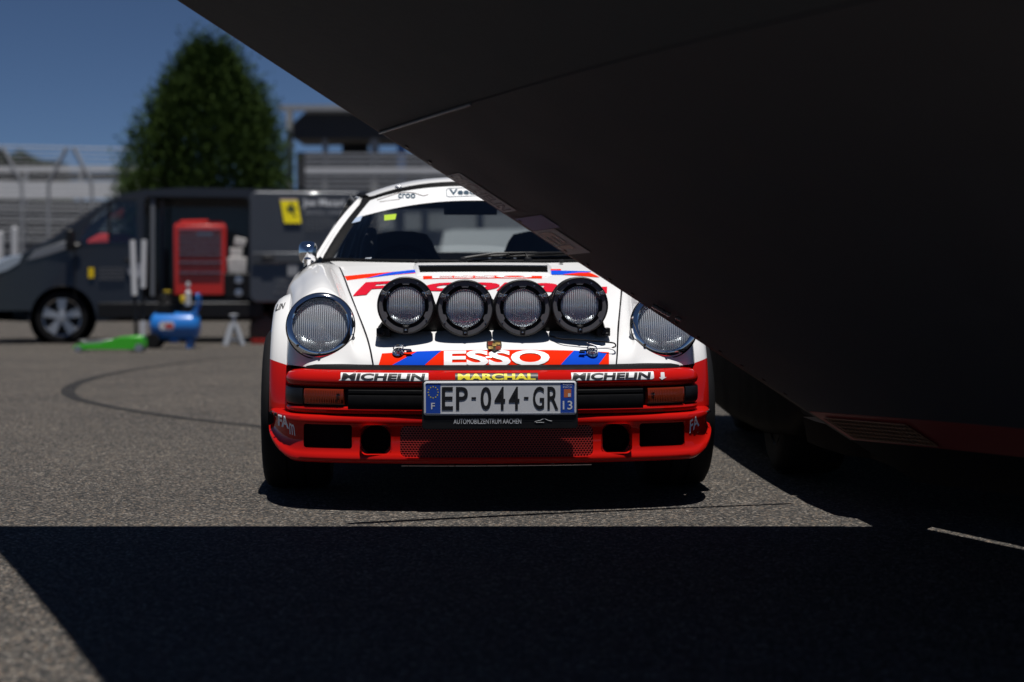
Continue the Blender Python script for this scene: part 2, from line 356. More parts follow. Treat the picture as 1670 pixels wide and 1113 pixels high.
for i in range(N):
    h = random.random()**1.1*.95; a = random.random()*6.283; R0 = np.interp(h, [p[0] for p in prof], [p[1] for p in prof])
    lump = 1+.10*math.sin(3*a+9*h)+.08*math.sin(7*a-14*h)
    rr = 1.05*R0*lump*(random.random()**.28); c = np.array((rr*math.cos(a), rr*math.sin(a), h*Ht+.15)); out = np.array((math.cos(a), math.sin(a), 1.5)); out /= np.linalg.norm(out)
    k = 26; sp_ = np.random.normal(size=(k,3))*np.array((.11,.11,.24)); pts.append(c+sp_); d = out+np.random.normal(size=(k,3))*.45; dirs.append(d/np.linalg.norm(d, axis=1)[:,None])
leaf_cloud(np.concatenate(pts), np.concatenate(dirs), .10, leaf_mat('cypress_leaf', (.016,.036,.008), (.050,.085,.016)), 'crown', tree)
# far trees seen over the stand
for px, py, Y, wm, lab in ((20,250,95,2.3,'small dark far tree left over the white handrail'),(58,254,98,2.0,'small dark far tree second from left over the handrail')):
    p = P(px, py, Y); t = empty('far_tree', (p.x, Y, 0)); tag(t, lab, 'tree', 'far trees over the stand')
    b = MB(); b.tube([(0,0,0),(0,0,p.z-.5)], [.2,.06], 8); b.build('trunk', mat('far_bark', (.06,.045,.035), .9), t)
    n_ = 9000; u = np.random.normal(size=(n_,3)); u /= np.linalg.norm(u, axis=1)[:,None]; rr = np.random.rand(n_)**.4
    q = u*rr[:,None]*np.array((wm,1.6,1.6))*(1+.25*np.sin(u[:,0:1]*5+u[:,2:3]*4)); q[:,2] += p.z-1.7
    leaf_cloud(q, u, .3, leaf_mat('far_leaf', (.015,.03,.012), (.05,.08,.03)), 'crown', t)
# ================================================================== the white and red rally coupe
TH = R(3.6); CX, CY = -0.05, 6.0
car = empty('rally_car', (CX, CY, 0), TH)
tag(car, 'white and red rally coupe with four auxiliary lamps, facing the camera', 'car')
def proj(p):                     # car-local point -> photo pixel
    X = CX+p[0]*math.cos(TH)-p[1]*math.sin(TH); Y = CY+p[0]*math.sin(TH)+p[1]*math.cos(TH)
    return 835+X/Y*F, HZ-(p[2]-CH)/Y*F
def mir(rows): return [[(-p[0], p[1], p[2]) for p in r_] for r_ in rows]

# ---- hood surface: H(s,t) s -1..1 across, t 0..1 front to back
HC = [(0.10,.488),(0.125,.530),(0.17,.567),(0.26,.612),(0.40,.660),(0.60,.722),(0.80,.778),(1.00,.828),(1.17,.866)]     # centre (d,z)
HE = [(.424,.135,.490),(.430,.155,.520),(.437,.195,.552),(.449,.28,.590),(.468,.42,.632),(.498,.61,.692),(.530,.82,.757),(.560,1.04,.818),(.585,1.24,.858)]
def Hd(s, t):
    d, z = crom(HC, t); xe, de, ze = crom(HE, t); q = abs(s)**2.4
    return np.array((s*xe, d+(de-d)*q, z+(ze-z)*q))
def Hn(s, t):
    e = 1e-3
    a = Hd(min(s+e, 1), t)-Hd(max(s-e, -1), t); b = Hd(s, min(t+e, 1))-Hd(s, max(t-e, 0)); n = np.cross(a, b); return n/np.linalg.norm(n)
def Ho(s, t, off): return tuple(Hd(s, t)+Hn(s, t)*off)
hb = MB(); hb.grid([[tuple(Hd(-1+2*i/48, j/60)) for i in range(49)] for j in range(61)])
n0 = len(hb.v)                                                        # rolled-down edge so the lid has thickness
def skirt(b, line, off):
    b.grid([line, [(p[0], p[1], p[2]-off) for p in line]])
skirt(hb, [tuple(Hd(-1, j/60)) for j in range(61)], .03); skirt(hb, [tuple(Hd(1, j/60)) for j in range(61)], .03)
skirt(hb, [tuple(Hd(-1+2*i/48, 0)) for i in range(49)], .02)
hood = hb.build('hood', M['white'], car, weld=True, angle=50)
def t_at(py, s):                 # where on the hood (lateral s) a photo row falls
    lo, hi = 0.0, 1.0
    for _ in range(40):
        m_ = (lo+hi)/2
        if proj(Hd(s, m_))[1] > py: lo = m_
        else: hi = m_
    return (lo+hi)/2
def s_at(px, t):
    lo, hi = -1.0, 1.0
    for _ in range(40):
        m_ = (lo+hi)/2
        if proj(Hd(m_, t))[0] < px: lo = m_
        else: hi = m_
    return (lo+hi)/2
def hood_st(px, py):
    s = 0
    for _ in range(6): t = t_at(py, s); s = s_at(px, t)
    return s, t
def hood_decal(name, quad, m, off=.0008, n=14, k=6):
    (a, b, c, d) = [np.array(hood_st(*q)) for q in quad]              # bl, br, tr, tl in photo pixels
    rows = []
    for j in range(k+1):
        r_ = []
        for i in range(n+1):
            u, v = i/n, j/k; st = (a*(1-u)+b*u)*(1-v)+(d*(1-u)+c*u)*v
            r_.append(Ho(st[0], st[1], off))
        rows.append(r_)
    g = MB(); g.grid(rows); return g.build(name, m, hood)
def hood_text(name, s_, quad, m, off=.003, bold=0.0, shear=0):
    (a, b, c, d) = [np.array(hood_st(*q)) for q in quad]
    def fn(u, v):
        st = (a*(1-u)+b*u)*(1-v)+(d*(1-u)+c*u)*v
        return Ho(float(np.clip(st[0], -1, 1)), float(np.clip(st[1], 0, 1)), off)
    return text_on(name, s_, fn, m, hood, bold, shear)
# lower band: red with two blue slants and the white lettering
hood_decal('red_band', [(616,600.5),(993,600.5),(993,575),(623,577)], M['band_red'], n=40, k=5)
hood_decal('blue_stripe', [(630,600.5),(687,600.5),(720,572.5),(680,574)], M['blue'], off=.0014, k=4)
hood_decal('blue_stripe', [(910,600.5),(972,600.5),(990,576.5),(936,572.5)], M['blue'], off=.0014, k=4)
hood_text('hood_lettering', 'ESSO', [(724,598),(896,597),(896,572.5),(724,573.5)], M['sticker_white'], bold=0.035)
# upper livery, seen between and over the lamps
hood_decal('red_stripe', [(566,458),(686,445.5),(686,441),(560,451)], M['band_red'], k=3)
hood_decal('blue_stripe', [(596,455),(686,444.5),(683,440),(640,444.5)], M['blue'], off=.0014, k=3)
hood_decal('red_band', [(690,456),(884,455),(884,449.5),(690,450.5)], M['band_red'], off=.0014, k=3)
hood_text('hood_lettering', 'ESSO', [(705,455.2),(868,454.4),(868,450),(705,451)], M['sticker_white'], off=.0028, bold=0.03)
hood_decal('blue_stripe', [(886,449),(945,449),(965,443.5),(890,442)], M['blue'], off=.002, k=3)
hood_decal('red_stripe', [(918,449),(978,453.5),(962,446),(945,446)], M['band_red'], off=.003, k=3)
hood_decal('red_stripe', [(886,442.5),(915,442),(915,440),(886,440)], M['band_red'], off=.0024, k=2)
hood_text('red_script', 'Facom', [(580,484),(905,478),(915,458),(592,462)], M['script_red'], bold=0.04, shear=0.03)
hood_decal('red_stripe', [(900,486),(990,479),(990,468),(900,472)], M['script_red'], k=3)
# slot vent in a raised frame
t0, t1 = t_at(446, 0), t_at(438.5, 0)
vb = MB()
def vent_row(t, h): return [Ho(s, t, h) for s in np.linspace(-.46, .46, 25)]
vb.grid([vent_row(t0-.030, .0005), vent_row(t0-.022, .008), vent_row(t0-.012, .010)])
vb.grid([vent_row(t1-.004, .017), vent_row(t1+.03, .017), vent_row(t1+.08, .0005)])
vb.grid([vent_row(t1-.004, .017), vent_row(t1-.004, .012)])
for sg in (-1, 1):
    a = [Ho(sg*.46, t, h) for t, h in ((t0-.030,.0005),(t0-.022,.008),(t0-.012,.010),(t1-.004,.017),(t1+.03,.017),(t1+.08,.0005))]
    b = [Ho(sg*.49, t, 0.0005) for t in (t0-.030, t0-.022, t0-.012, t1-.004, t1+.03, t1+.08)]
    vb.grid([a, b])
vb.build('vent_frame', M['white'], hood, angle=40, weld=True)
vs_ = MB(); vs_.grid([vent_row(t0-.010, .003), vent_row(t1-.003, .013)]); vs_.build('vent_slot', mat('slot_shade', (.002,.002,.002), .9, spec=.05), hood)  # flat sheet, shade inside the slot put into its near-black colour
# crest badge
s_, t_ = hood_st(806, 567)
bc = Vector(Ho(s_, t_, .004)); bn = Vector(Hn(s_, t_)); bu = Vector((0,0,1)); bu = (bu-bn*bu.dot(bn)).normalized(); bx_ = bu.cross(bn).normalized()
sh = [(-.026,.030),(0,.034),(.026,.030),(.027,.004),(.021,-.016),(0,-.034),(-.021,-.016),(-.027,.004)]
cb = MB(); cb.prism(sh, lambda x, z: bc+bx_*x+bu*z, lambda x, z: bc+bx_*x+bu*z+bn*.004)
badge = cb.build('badge', mat('badge_black', (.03,.022,.012), .3, metal=.3), hood, bevel=.001)
q_ = MB()
for sx, sz in ((-1,1),(1,-1)):
    for k in range(3):
        c = bc+bx_*(sx*.013)+bu*(sz*.013-.002+(k-1)*.008)+bn*.0052; q_.box(c, (.018,.001,.0035), Matrix((bx_, -bn, bu)).transposed())
q_.build('crest_stripe', mat('badge_red', (.35,.04,.02), .35, metal=.4), badge)
q_ = MB()
for sx, sz in ((1,1),(-1,-1)):
    c = bc+bx_*(sx*.013)+bu*(sz*.013-.002)+bn*.0052; q_.box(c, (.017,.001,.014), Matrix((bx_, -bn, bu)).transposed())
q_.box(bc+bn*.0065+bu*.001, (.014,.001,.018), Matrix((bx_, -bn, bu)).transposed())
q_.build('crest_field', mat('badge_gold', (.42,.28,.09), .3, metal=.8), badge)
# hood pins
for px, py, sg in ((650,576,1),(965,577,-1)):
    s_, t_ = hood_st(px, py); c = Vector(Ho(s_, t_, .006)); n_ = Vector(Hn(s_, t_))
    u_ = Vector((0,0,1)); u_ = (u_-n_*u_.dot(n_)).normalized(); x_ = u_.cross(n_).normalized()
    b = MB(); b.lathe([(.021,-.004),(.022,.0),(.018,.004),(.010,.005),(.009,.009),(.0,.010)], c, n_, 20)
    b.tube([c+n_*.012+(x_*math.cos(a)+u_*math.sin(a))*.017+u_*.006 for a in np.linspace(0, 6.28, 22)], .0022, 6, cap=False)
    b.tube([c+n_*.010+x_*sg*.012, c+n_*.009+x_*sg*.045, c+n_*.007+x_*sg*.05-u_*.006, c+n_*.008+x_*sg*.03-u_*.008], .0035, 6)
    b.build('hood_pin', M['chrome'], car)

# ---- fenders
FN = [  # rows front to back; columns seam -> side bottom   (x,d,z)
 [(.430,.140,.488),(.48,.155,.489),(.535,.180,.491),(.62,.205,.493),(.695,.255,.495),(.735,.31,.497),(.748,.37,.49)],
 [(.437,.165,.522),(.487,.185,.528),(.535,.215,.535),(.62,.235,.530),(.705,.275,.535),(.742,.345,.53),(.75,.41,.48)],
 [(.444,.205,.553),(.497,.235,.567),(.530,.275,.62),(.62,.295,.637),(.712,.315,.62),(.745,.39,.58),(.752,.45,.46)],
 [(.456,.29,.590),(.512,.31,.615),(.540,.345,.71),(.62,.365,.752),(.700,.375,.71),(.742,.43,.635),(.752,.47,.45)],
 [(.475,.42,.632),(.522,.42,.655),(.555,.415,.745),(.622,.425,.783),(.697,.425,.74),(.745,.46,.66),(.755,.50,.45)],
 [(.504,.61,.692),(.540,.61,.712),(.575,.60,.785),(.630,.60,.813),(.700,.60,.778),(.752,.60,.70),(.762,.60,.45)],
 [(.537,.82,.757),(.566,.82,.772),(.600,.82,.822),(.648,.82,.838),(.715,.82,.805),(.775,.82,.72),(.785,.82,.45)],
 [(.567,1.04,.818),(.595,1.04,.827),(.625,1.04,.852),(.668,1.04,.858),(.735,1.04,.825),(.795,1.04,.73),(.80,1.04,.40)],
 [(.592,1.24,.858),(.615,1.25,.862),(.645,1.26,.870),(.690,1.28,.868),(.75,1.3,.835),(.805,1.3,.74),(.81,1.3,.40)],
 [(.62,1.46,.872),(.645,1.48,.874),(.67,1.49,.875),(.705,1.5,.872),(.76,1.5,.845),(.81,1.5,.75),(.815,1.5,.40)],
]
def net(N, u, v):
    return crom([crom(r_, v) for r_ in N], u)
HLC = np.array((.62, .282, .636)); HLA = np.array((0.03, -math.cos(R(17)), math.sin(R(17)))); HLA /= np.linalg.norm(HLA)
nu, nv = 120, 84
FG = np.zeros((nu+1, nv+1, 3))
rowsv = [[crom(r_, j/nv) for j in range(nv+1)] for r_ in FN]
for j in range(nv+1):
    cp = [rowsv[i][j] for i in range(len(FN))]
    for i in range(nu+1): FG[i, j] = crom(cp, i/nu)
def fender(sg):
    b = MB(); v = [(sg*p[0], p[1], p[2]) for r_ in FG for p in r_]; f = []
    for i in range(nu):
        for j in range(nv):
            c = (FG[i,j]+FG[i+1,j+1])/2-HLC; h = c@HLA; r_ = np.linalg.norm(c-HLA*h)
            if r_ < .106 and abs(h) < .12: continue
            q = (i*(nv+1)+j, i*(nv+1)+j+1, (i+1)*(nv+1)+j+1, (i+1)*(nv+1)+j)
            f.append(q if sg < 0 else q[::-1])
    b.add(v, f)
    skirt(b, [(sg*FG[i,0][0], FG[i,0][1], FG[i,0][2]) for i in range(nu+1)], .03)
    o = b.build('front_fender', M['white'], car, angle=60)
    # headlight bucket collar that closes the fender onto the ring
    g = MB(); c = Vector((sg*HLC[0], HLC[1], HLC[2])); a = Vector((sg*HLA[0], HLA[1], HLA[2]))
    g.lathe([(.113,-.10),(.1205,-.02),(.121,.004),(.118,.008)], c, a, 56); g.build('headlight_bucket', M['white'], o)
    return o
fen = {sg: fender(sg) for sg in (-1, 1)}

def lens_mesh(name, Rr, sag, ribs, n, amp=.0011, thick=.004, band=None):
    b = MB(); g = {}
    for side in (0, 1):
        for i in range(n+1):
            for j in range(n+1):
                x = (i/n*2-1)*Rr; y = (j/n*2-1)*Rr; rr = math.hypot(x, y)
                if rr > Rr*1.03: continue
                z = sag*(1-(rr/Rr)**2)
                if side:
                    z -= thick
                    if band is None or abs(x) < band: z += amp*math.sin(2*math.pi*x/ribs)
                g[(side,i,j)] = len(b.v); b.v.append((x, y, z))
    for side in (0, 1):
        for i in range(n):
            for j in range(n):
                k = [(side,i,j),(side,i+1,j),(side,i+1,j+1),(side,i,j+1)]
                if all(q in g for q in k):
                    q = tuple(g[x] for x in k); b.f.append(q if side == 0 else q[::-1]); b.mi.append(0)
    me = b.build(name, M['lens'], None, angle=0); me.data.shade_smooth(); d = me.data; bpy.data.objects.remove(me); return d
def frame(c, a):                  # matrix with local z along a, local y up
    a = Vector(a).normalized(); u = Vector((0,0,1)); u = (u-a*u.dot(a)).normalized(); x = u.cross(a)
    m4 = Matrix((x, u, a)).transposed().to_4x4(); m4.translation = Vector(c); return m4
HLm = lens_mesh('lens', .099, .024, .0085, 96)
for sg in (-1, 1):
    c = Vector((sg*HLC[0], HLC[1], HLC[2])); a = Vector((sg*HLA[0], HLA[1], HLA[2])); m4 = frame(c, a)
    b = MB(); b.lathe([(.108,.002),(.118,.004),(.122,.010),(.119,.020),(.110,.026),(.103,.027),(.099,.024),(.0975,.012),(.0975,-.01)], (0,0,0), (0,0,1), 72)
    hl = b.build('headlight', M['chrome'], car); hl.matrix_local = m4
    l_ = obj_from('lens', HLm, hl); l_.location = (0,0,.004)
    b = MB(); b.lathe([(.0975,-.002),(.090,-.014),(.078,-.030),(.060,-.046),(.040,-.057),(.018,-.063),(.0,-.064)], (0,0,0), (0,0,1), 48); b.build('reflector', M['reflector'], hl)
    b = MB(); b.lathe([(.0,-.02),(.013,-.021),(.015,-.025),(.015,-.042),(.010,-.046),(.010,-.063)], (0,0,0), (0,0,1), 20)
    for k in range(2): b.bar((0, .0, -.035), (0, (1 if k else -1)*.075, -.034), .004, .004)
    b.build('bulb_shield', M['steel'], hl)
    for an in (-90, -135): b = MB(); b.lathe([(.0,.030),(.0045,.029),(.005,.024)], (.110*math.cos(R(an)), .110*math.sin(R(an)), 0), (0,0,1), 10); b.build('screw', M['black'], hl)
    b = MB(); b.lathe([(.1215,.0),(.125,.004),(.1245,.008),(.1205,.009)], (0,0,0), (0,0,1), 72); b.build('rim_seal', M['rubber'], hl)

# ---- wheel arch flares (white above, red below)
mfl = bpy.data.materials.new('white_over_red_paint'); mfl.use_nodes = True
n = mfl.node_tree; pb = n.nodes['Principled BSDF']; pb.inputs['Roughness'].default_value = .4; pb.inputs['Specular IOR Level'].default_value = .05; pb.inputs['Coat Weight'].default_value = .7; pb.inputs['Coat Roughness'].default_value = .02
tc = n.nodes.new('ShaderNodeTexCoord'); sp = n.nodes.new('ShaderNodeSeparateXYZ'); n.links.new(tc.outputs['Object'], sp.inputs[0])
ab = n.nodes.new('ShaderNodeMath'); ab.operation = 'ABSOLUTE'; n.links.new(sp.outputs[0], ab.inputs[0])
ml = n.nodes.new('ShaderNodeMath'); ml.operation = 'MULTIPLY_ADD'; n.links.new(ab.outputs[0], ml.inputs[0]); ml.inputs[1].default_value = .30; ml.inputs[2].default_value = .265
gt = n.nodes.new('ShaderNodeMath'); gt.operation = 'LESS_THAN'; n.links.new(sp.outputs[2], gt.inputs[0]); n.links.new(ml.outputs[0], gt.inputs[1])
mx = n.nodes.new('ShaderNodeMix'); mx.data_type = 'RGBA'; n.links.new(gt.outputs[0], mx.inputs[0])
mx.inputs[6].default_value = (.79,.79,.79,1); mx.inputs[7].default_value = (.50,.009,.006,1); n.links.new(mx.outputs[2], pb.inputs[0])
WD, WZ = .80, .31
def flare(sg):
    b = MB(); rows = []
    sec = [(.736,.455,.10),(.758,.448,.02),(.782,.438,0),(.802,.424,0),(.815,.404,0),(.819,.385,0),(.814,.365,0),(.78,.355,0)]
    for k in range(61):
        ph = R(-2+180*k/60)
        rows.append([(sg*x, WD-(r_*.86)*math.cos(ph), WZ+.02+r_*math.sin(ph)*(.94)) for x, r_, _ in sec])
    b.grid(rows); o = b.build('wheel_arch_flare', mfl, car, angle=60, fixn=True)
    sm = o.modifiers.new('thick', 'SOLIDIFY'); sm.thickness = .006; sm.offset = -1
    return o
fl = {sg: flare(sg) for sg in (-1, 1)}

# ---- bumper
def sweep(path, prof, closed=False, zf=None, name=None, m=None, parent=None, caps=False, angle=35):
    path = [Vector((p[0], p[1], 0)) for p in path]; rows = []
    for i, p in enumerate(path):
        t = (path[min(i+1, len(path)-1)]-path[max(i-1, 0)]).normalized(); nn = Vector((-t.y, t.x, 0))     # inward (towards +d for left-to-right path)
        rows.append([(p.x+nn.x*o_, p.y+nn.y*o_, zf(p.x, z_) if zf else z_) for o_, z_ in prof])
    b = MB(); b.grid(rows, closed=closed)
    if caps:
        k = len(prof); b.f.append(tuple(reversed(range(k)))); b.f.append(tuple((len(path)-1)*k+i for i in range(k))); b.mi += [0, 0]
    return b.build(name, m, parent, angle=angle, fixn=True)
def path_of(pts, a=-1.0, b=1.0, n=80):
    # pts: right half (x,d) from centre outwards; a,b signed fraction of the half path
    out = []
    for k in range(n+1):
        q = a+(b-a)*k/n; x, d = crom(pts, abs(q)); out.append((math.copysign(x, q) if q else 0.0, d))
    return out
BP = [(0,0),(.12,.002),(.24,.011),(.36,.027),(.48,.052),(.58,.085),(.66,.13),(.715,.185),(.742,.26),(.75,.36)]
def frac(pts, x):
    return next(k/2000 for k in range(2001) if crom(pts, k/2000)[0] >= x)
bump = sweep(path_of(BP, n=120), [(.12,.487),(.06,.488),(.028,.484),(.010,.474),(.002,.460),(0,.450),(.003,.438),(.012,.430),(.04,.427),(.12,.427)], name='bumper', m=M['red'], parent=car, caps=True, angle=50)
sweep(path_of(BP, n=100), [(.16,.487),(.14,.500),(.115,.505),(.085,.503),(.065,.497),(.058,.4885),(.066,.486),(.12,.485)], name='bumper_seal', m=M['rubber'], parent=car, caps=True)
sweep(path_of(BP, n=100), [(.03,.427),(.026,.420),(.026,.352),(.03,.346),(.10,.346),(.10,.427)], closed=True, name='bumper_recess', m=M['black'], parent=car, caps=True)
for sg in (-1, 1):
    f0, f1 = frac(BP, .225)*sg, frac(BP, .515)*sg
    sweep(path_of(BP, min(f0,f1), max(f0,f1), 30), [(.025,.424),(.006,.423),(.003,.419),(.003,.410),(.007,.408),(.007,.404),(.002,.402),(0,.396),(0,.362),(.004,.354),(.025,.351)], closed=True, name='rub_strip', m=M['rubber'], parent=car, caps=True)
    f0, f1 = frac(BP, .532)*sg, frac(BP, .672)*sg
    ind = sweep(path_of(BP, min(f0,f1), max(f0,f1), 60), [(.026,.424),(.004,.423),(.001,.418),(0,.396),(.001,.374),(.004,.369),(.026,.368)], closed=True, name='turn_signal', m=M['orange'], parent=car, caps=True)
    b = MB()
    for f_ in np.linspace(abs(f0)+.012, abs(f1)-.012, 22):
        x, d = crom(BP, f_); b.box((sg*x, d+.0005, .396), (.0022,.003,.044))
    b.build('lens_rib', M['orange'], ind)
    x, d = crom(BP, abs(f0)+.02); b = MB(); b.lathe([(.0,-.004),(.006,-.003),(.007,.002)], (sg*x, d-.001, .402), (0,-1,0), 10); b.build('screw', M['chrome'], ind)
    f0, f1 = frac(BP, .678)*sg, 1.0*sg
    sweep(path_of(BP, min(f0,f1), max(f0,f1), 24), [(.03,.426),(.004,.424),(.001,.418),(0,.395),(.002,.372),(.006,.366),(.03,.362)], closed=True, name='corner_block', m=M['black'], parent=car, caps=True)
sweep(path_of(BP, n=120), [(.06,.362),(.012,.362),(.004,.359),(.001,.352),(.003,.344),(.010,.338),(.06,.336)], closed=True, name='bumper_lower_lip', m=M['red'], parent=car, caps=True)
# stickers along the bumper top
def bump_fn(x0, x1, sl=0.0, off=.0015):
    pr = [(.030,.4845),(.010,.474),(.002,.460),(0,.450)]
    def fn(u, v):
        x = x0+(x1-x0)*u; f_ = frac_c(abs(x)); xx, d = crom(BP, f_); o_, z_ = crom(pr, 1-v); 
        return (x, d+o_-off*.8, z_+off*.6)
    return fn
_fr = [(crom(BP, k/400)[0], k/400) for k in range(401)]
def frac_c(x): return float(np.interp(x, [q[0] for q in _fr], [q[1] for q in _fr]))
def bump_x(px, d=.05): 
    Y = CY+d; return ((px-835)/F*Y-CX+d*math.sin(TH))/math.cos(TH)
def bump_sticker(name, px0, px1, s_, mbg, mfg, bold, v0=.12, v1=.80, shear=0.02, pad=.03):
    x0, x1 = bump_x(px0), bump_x(px1); f0 = bump_fn(x0, x1, off=.0015); f1 = bump_fn(x0, x1, off=.003)
    b = MB(); b.grid([[f0(i/24+(.012 if j == 0 else -.012)*-1*shear/.02, v0+(v1-v0)*j/5) for i in range(25)] for j in range(6)])
    o = b.build(name, mbg, bump)
    text_on('lettering', s_, lambda u, v: f1(pad+u*(1-2*pad), v0+(v1-v0)*(.12+.76*v)), mfg, o, bold, shear)
bump_sticker('tyre_sticker', 555, 697, 'MICHELIN', M['sticker_white'], M['sticker_black'], .042, .12, .84, .02)
bump_sticker('tyre_sticker', 929, 1068, 'MICHELIN', M['sticker_white'], M['sticker_black'], .042, .12, .84, .02)
bump_sticker('lamp_sticker', 742, 876, 'MARCHAL', M['sticker_black'], M['yellow'], .042, .12, .84, .0)
ax = bump_x(1082, .09); af = bump_fn(ax-.014, ax+.014, off=.002)
ab_ = MB(); ab_.add([af(.30,.72),(af(.78,.72)),(af(.80,.30)),(af(1.05,.30)),(af(.40,-.12)),(af(.0,.30)),(af(.25,.30))], [(0,1,2,6),(2,3,4,5,6)]); ab_.build('tow_arrow', M['sticker_white'], bump)

# ---- front valance with openings
VP = [(0,.006),(.16,.010),(.32,.024),(.46,.046),(.58,.078),(.67,.118),(.730,.172),(.772,.25),(.800,.35),(.812,.46)]
def zlow(x, z):
    k = min(max((abs(x)-.69)/.125, 0), 1); k = k**2.2; w_ = min(max((.335-z)/.17, 0), 1); return z+.095*k*w_
val = sweep(path_of(VP, n=160), [(.06,.334),(.014,.332),(.004,.326),(.001,.314),(.004,.302),(.010,.290),(.012,.25),(.010,.212),(.002,.200),(-.006,.190),(-.006,.178),(.004,.168),(.06,.166)], closed=True, zf=zlow, name='front_valance', m=M['red'], parent=car, caps=True, angle=50)
def cutter(poly, y0=-.15, y1=.5):
    b = MB(); b.prism(poly, lambda x, z: (x, y0, z), lambda x, z: (x, y1, z)); return b.build('cutter', M['red'], None, fixn=True)
cs = [cutter(rrect(-.335,.335,.190,.298,.022))]
for sg in (-1, 1):
    a, b_ = sorted((sg*.502, sg*.672)); cs.append(cutter(rrect(a, b_, .216, .300, .010)))
    a, b_ = sorted((sg*.368, sg*.470)); cs.append(cutter(rrect(a, b_, .200, .300, .022)))
cut(val, cs, 50)
bv = val.modifiers.new('bevel', 'BEVEL'); bv.width = .005; bv.segments = 2; bv.limit_method = 'ANGLE'; bv.angle_limit = R(45)
# liners behind the openings
b = MB()
for sg in (-1, 1):
    b.box((sg*.59, .24, .258), (.185,.16,.10))
b.box((0,.27,.25), (.72,.2,.13)); b.box((0, .62, .30), (1.15,.9,.22))
b.build('undertray', M['matte'], car)
for sg in (-1, 1):
    b = MB(); b.lathe([(.052,.0),(.046,.02),(.044,.12),(.0,.121)], (sg*.419, .098, .244), (0,1,0), 28); b.build('brake_duct', M['black'], car)
    b = MB(); b.lathe([(.052,.004),(.075,.004)], (sg*.419,.100,.244), (0,1,0), 28); b.build('duct_flange', M['red'], car)
    b = MB(); b.grid([[(sg*x, .035+.075*k, z) for x, z in rrect(.366,.472,.198,.302,.022)] for k in range(2)], closed=True); b.build('duct_liner', M['red'], car)
# honeycomb mesh in the grille
hm = MB(); cw, chh = .0105, .0078
for r_ in range(15):
    for c_ in range(64):
        x = -.336+cw*c_+(cw/2 if r_ % 2 else 0); z = .188+chh*r_
        if x > .336 or z > .302: continue
        def yy(x): return .020+.02*(x/.33)**2
        p = (x, yy(x), z); 
        for dx, dz in ((cw*.5, chh*.34), (-cw*.5, chh*.34)):
            q = (x+dx, yy(x+dx), z+dz); hm.bar(p, q, .0030, .0020, up=(0,1,0))
        hm.bar((x+cw*.5, yy(x), z+chh*.34), (x+cw*.5, yy(x), z+chh*1.0), .0030, .0020, up=(0,1,0))
mesh_g = hm.build('grille_mesh', mat('red_mesh', (.42,.035,.03), .3, coat=.5), car, angle=0); mesh_g['kind'] = 'stuff'
b = MB(); b.box((0,.115,.247), (.70,.01,.125))
for k in range(9): b.box((0,.105,.195+.0125*k), (.66,.012,.0016))
b.build('radiator_core', M['matte'], car)
b = MB(); b.tube([(x, crom(VP, frac(VP, abs(x)) if x else 0)[1]+.012, .160) for x in np.linspace(-.33,.33,24)], .0022, 6); b.build('splitter_strip', M['steel'], car)
from mathutils.bvhtree import BVHTree
def stick(o, s_, quad, m, bold=.02, off=.0015, shear=0):
    # lay lettering onto the real surface of o (quad = where it shows in the photo)
    dg = bpy.context.evaluated_depsgraph_get(); dg.update(); bv = BVHTree.FromObject(o, dg)
    Rm = Matrix.Rotation(-TH, 3, 'Z'); org = Rm @ (Vector((0,0,CH))-Vector((CX,CY,0)))
    def fn(u, v):
        px = (quad[0][0]*(1-u)+quad[1][0]*u)*(1-v)+(quad[3][0]*(1-u)+quad[2][0]*u)*v; py = (quad[0][1]*(1-u)+quad[1][1]*u)*(1-v)+(quad[3][1]*(1-u)+quad[2][1]*u)*v
        d = (Rm @ (P(px, py, 1)-Vector((0,0,CH)))).normalized(); h, n_, i_, _d = bv.ray_cast(org, d)
        if h is None: h, n_, i_, _d = bv.find_nearest(org+d*6.3)
        return tuple(h+(n_ if n_.dot(d) < 0 else -n_)*off)
    return text_on('lettering', s_, fn, m, o, bold, shear)
stick(val, 'FA', [(454,694),(472,700),(470,680),(454,676)], M['sticker_white'], .045)
stick(val, 'm', [(473,708),(482,711),(480,693),(472,689)], M['sticker_white'], .01)
stick(val, 'FA', [(1124,707),(1140,694),(1138,676),(1125,686)], M['sticker_white'], .02)
stick(fl[-1], 'LIN', [(449,508),(462,504),(466,494),(453,497)], M['sticker_black'], .02)
for sg in (-1, 1):
    for x_ in (.780,.800): b = MB(); b.lathe([(.0,.003),(.006,.002),(.007,-.002)], (sg*x_, crom(VP, frac(VP, x_))[1]-.004, .322), (sg*.7,-.7,0), 10); b.build('rivet', M['black'], val)

# ---- number plate
PX = bump_x(815, 0.0); pl0 = .395
pe = Vector((PX, -.030, pl0))
b = MB(); b.prism(rrect(-.268,.268,-.104,.064,.012), lambda x, z: pe+Vector((x, 0, z)), lambda x, z: pe+Vector((x, .016, z))); holder = b.build('plate_holder', M['black'], car, bevel=.002)
b = MB(); b.prism(rrect(-.262,.262,-.056,.060,.009), lambda x, z: pe+Vector((x, -.004, z)), lambda x, z: pe+Vector((x, .002, z))); lp = b.build('number_plate', M['plate'], car, bevel=.0015)
def rim(poly_o, poly_i, y, m, name, par):
    b = MB(); b.grid([[pe+Vector((x, y, z)) for x, z in poly_o], [pe+Vector((x, y-.0015, z)) for x, z in poly_i]], closed=True); return b.build(name, m, par)
rim(rrect(-.261,.261,-.055,.059,.009), rrect(-.2565,.2565,-.0505,.0545,.006), -.0045, M['plate'], 'raised_rim', lp)
def plate_quad(name, x0, x1, z0, z1, m, y=-.0046):
    b = MB(); b.add([pe+Vector((x0,y,z0)), pe+Vector((x1,y,z0)), pe+Vector((x1,y,z1)), pe+Vector((x0,y,z1))], [(0,1,2,3)]); return b.build(name, m, lp)
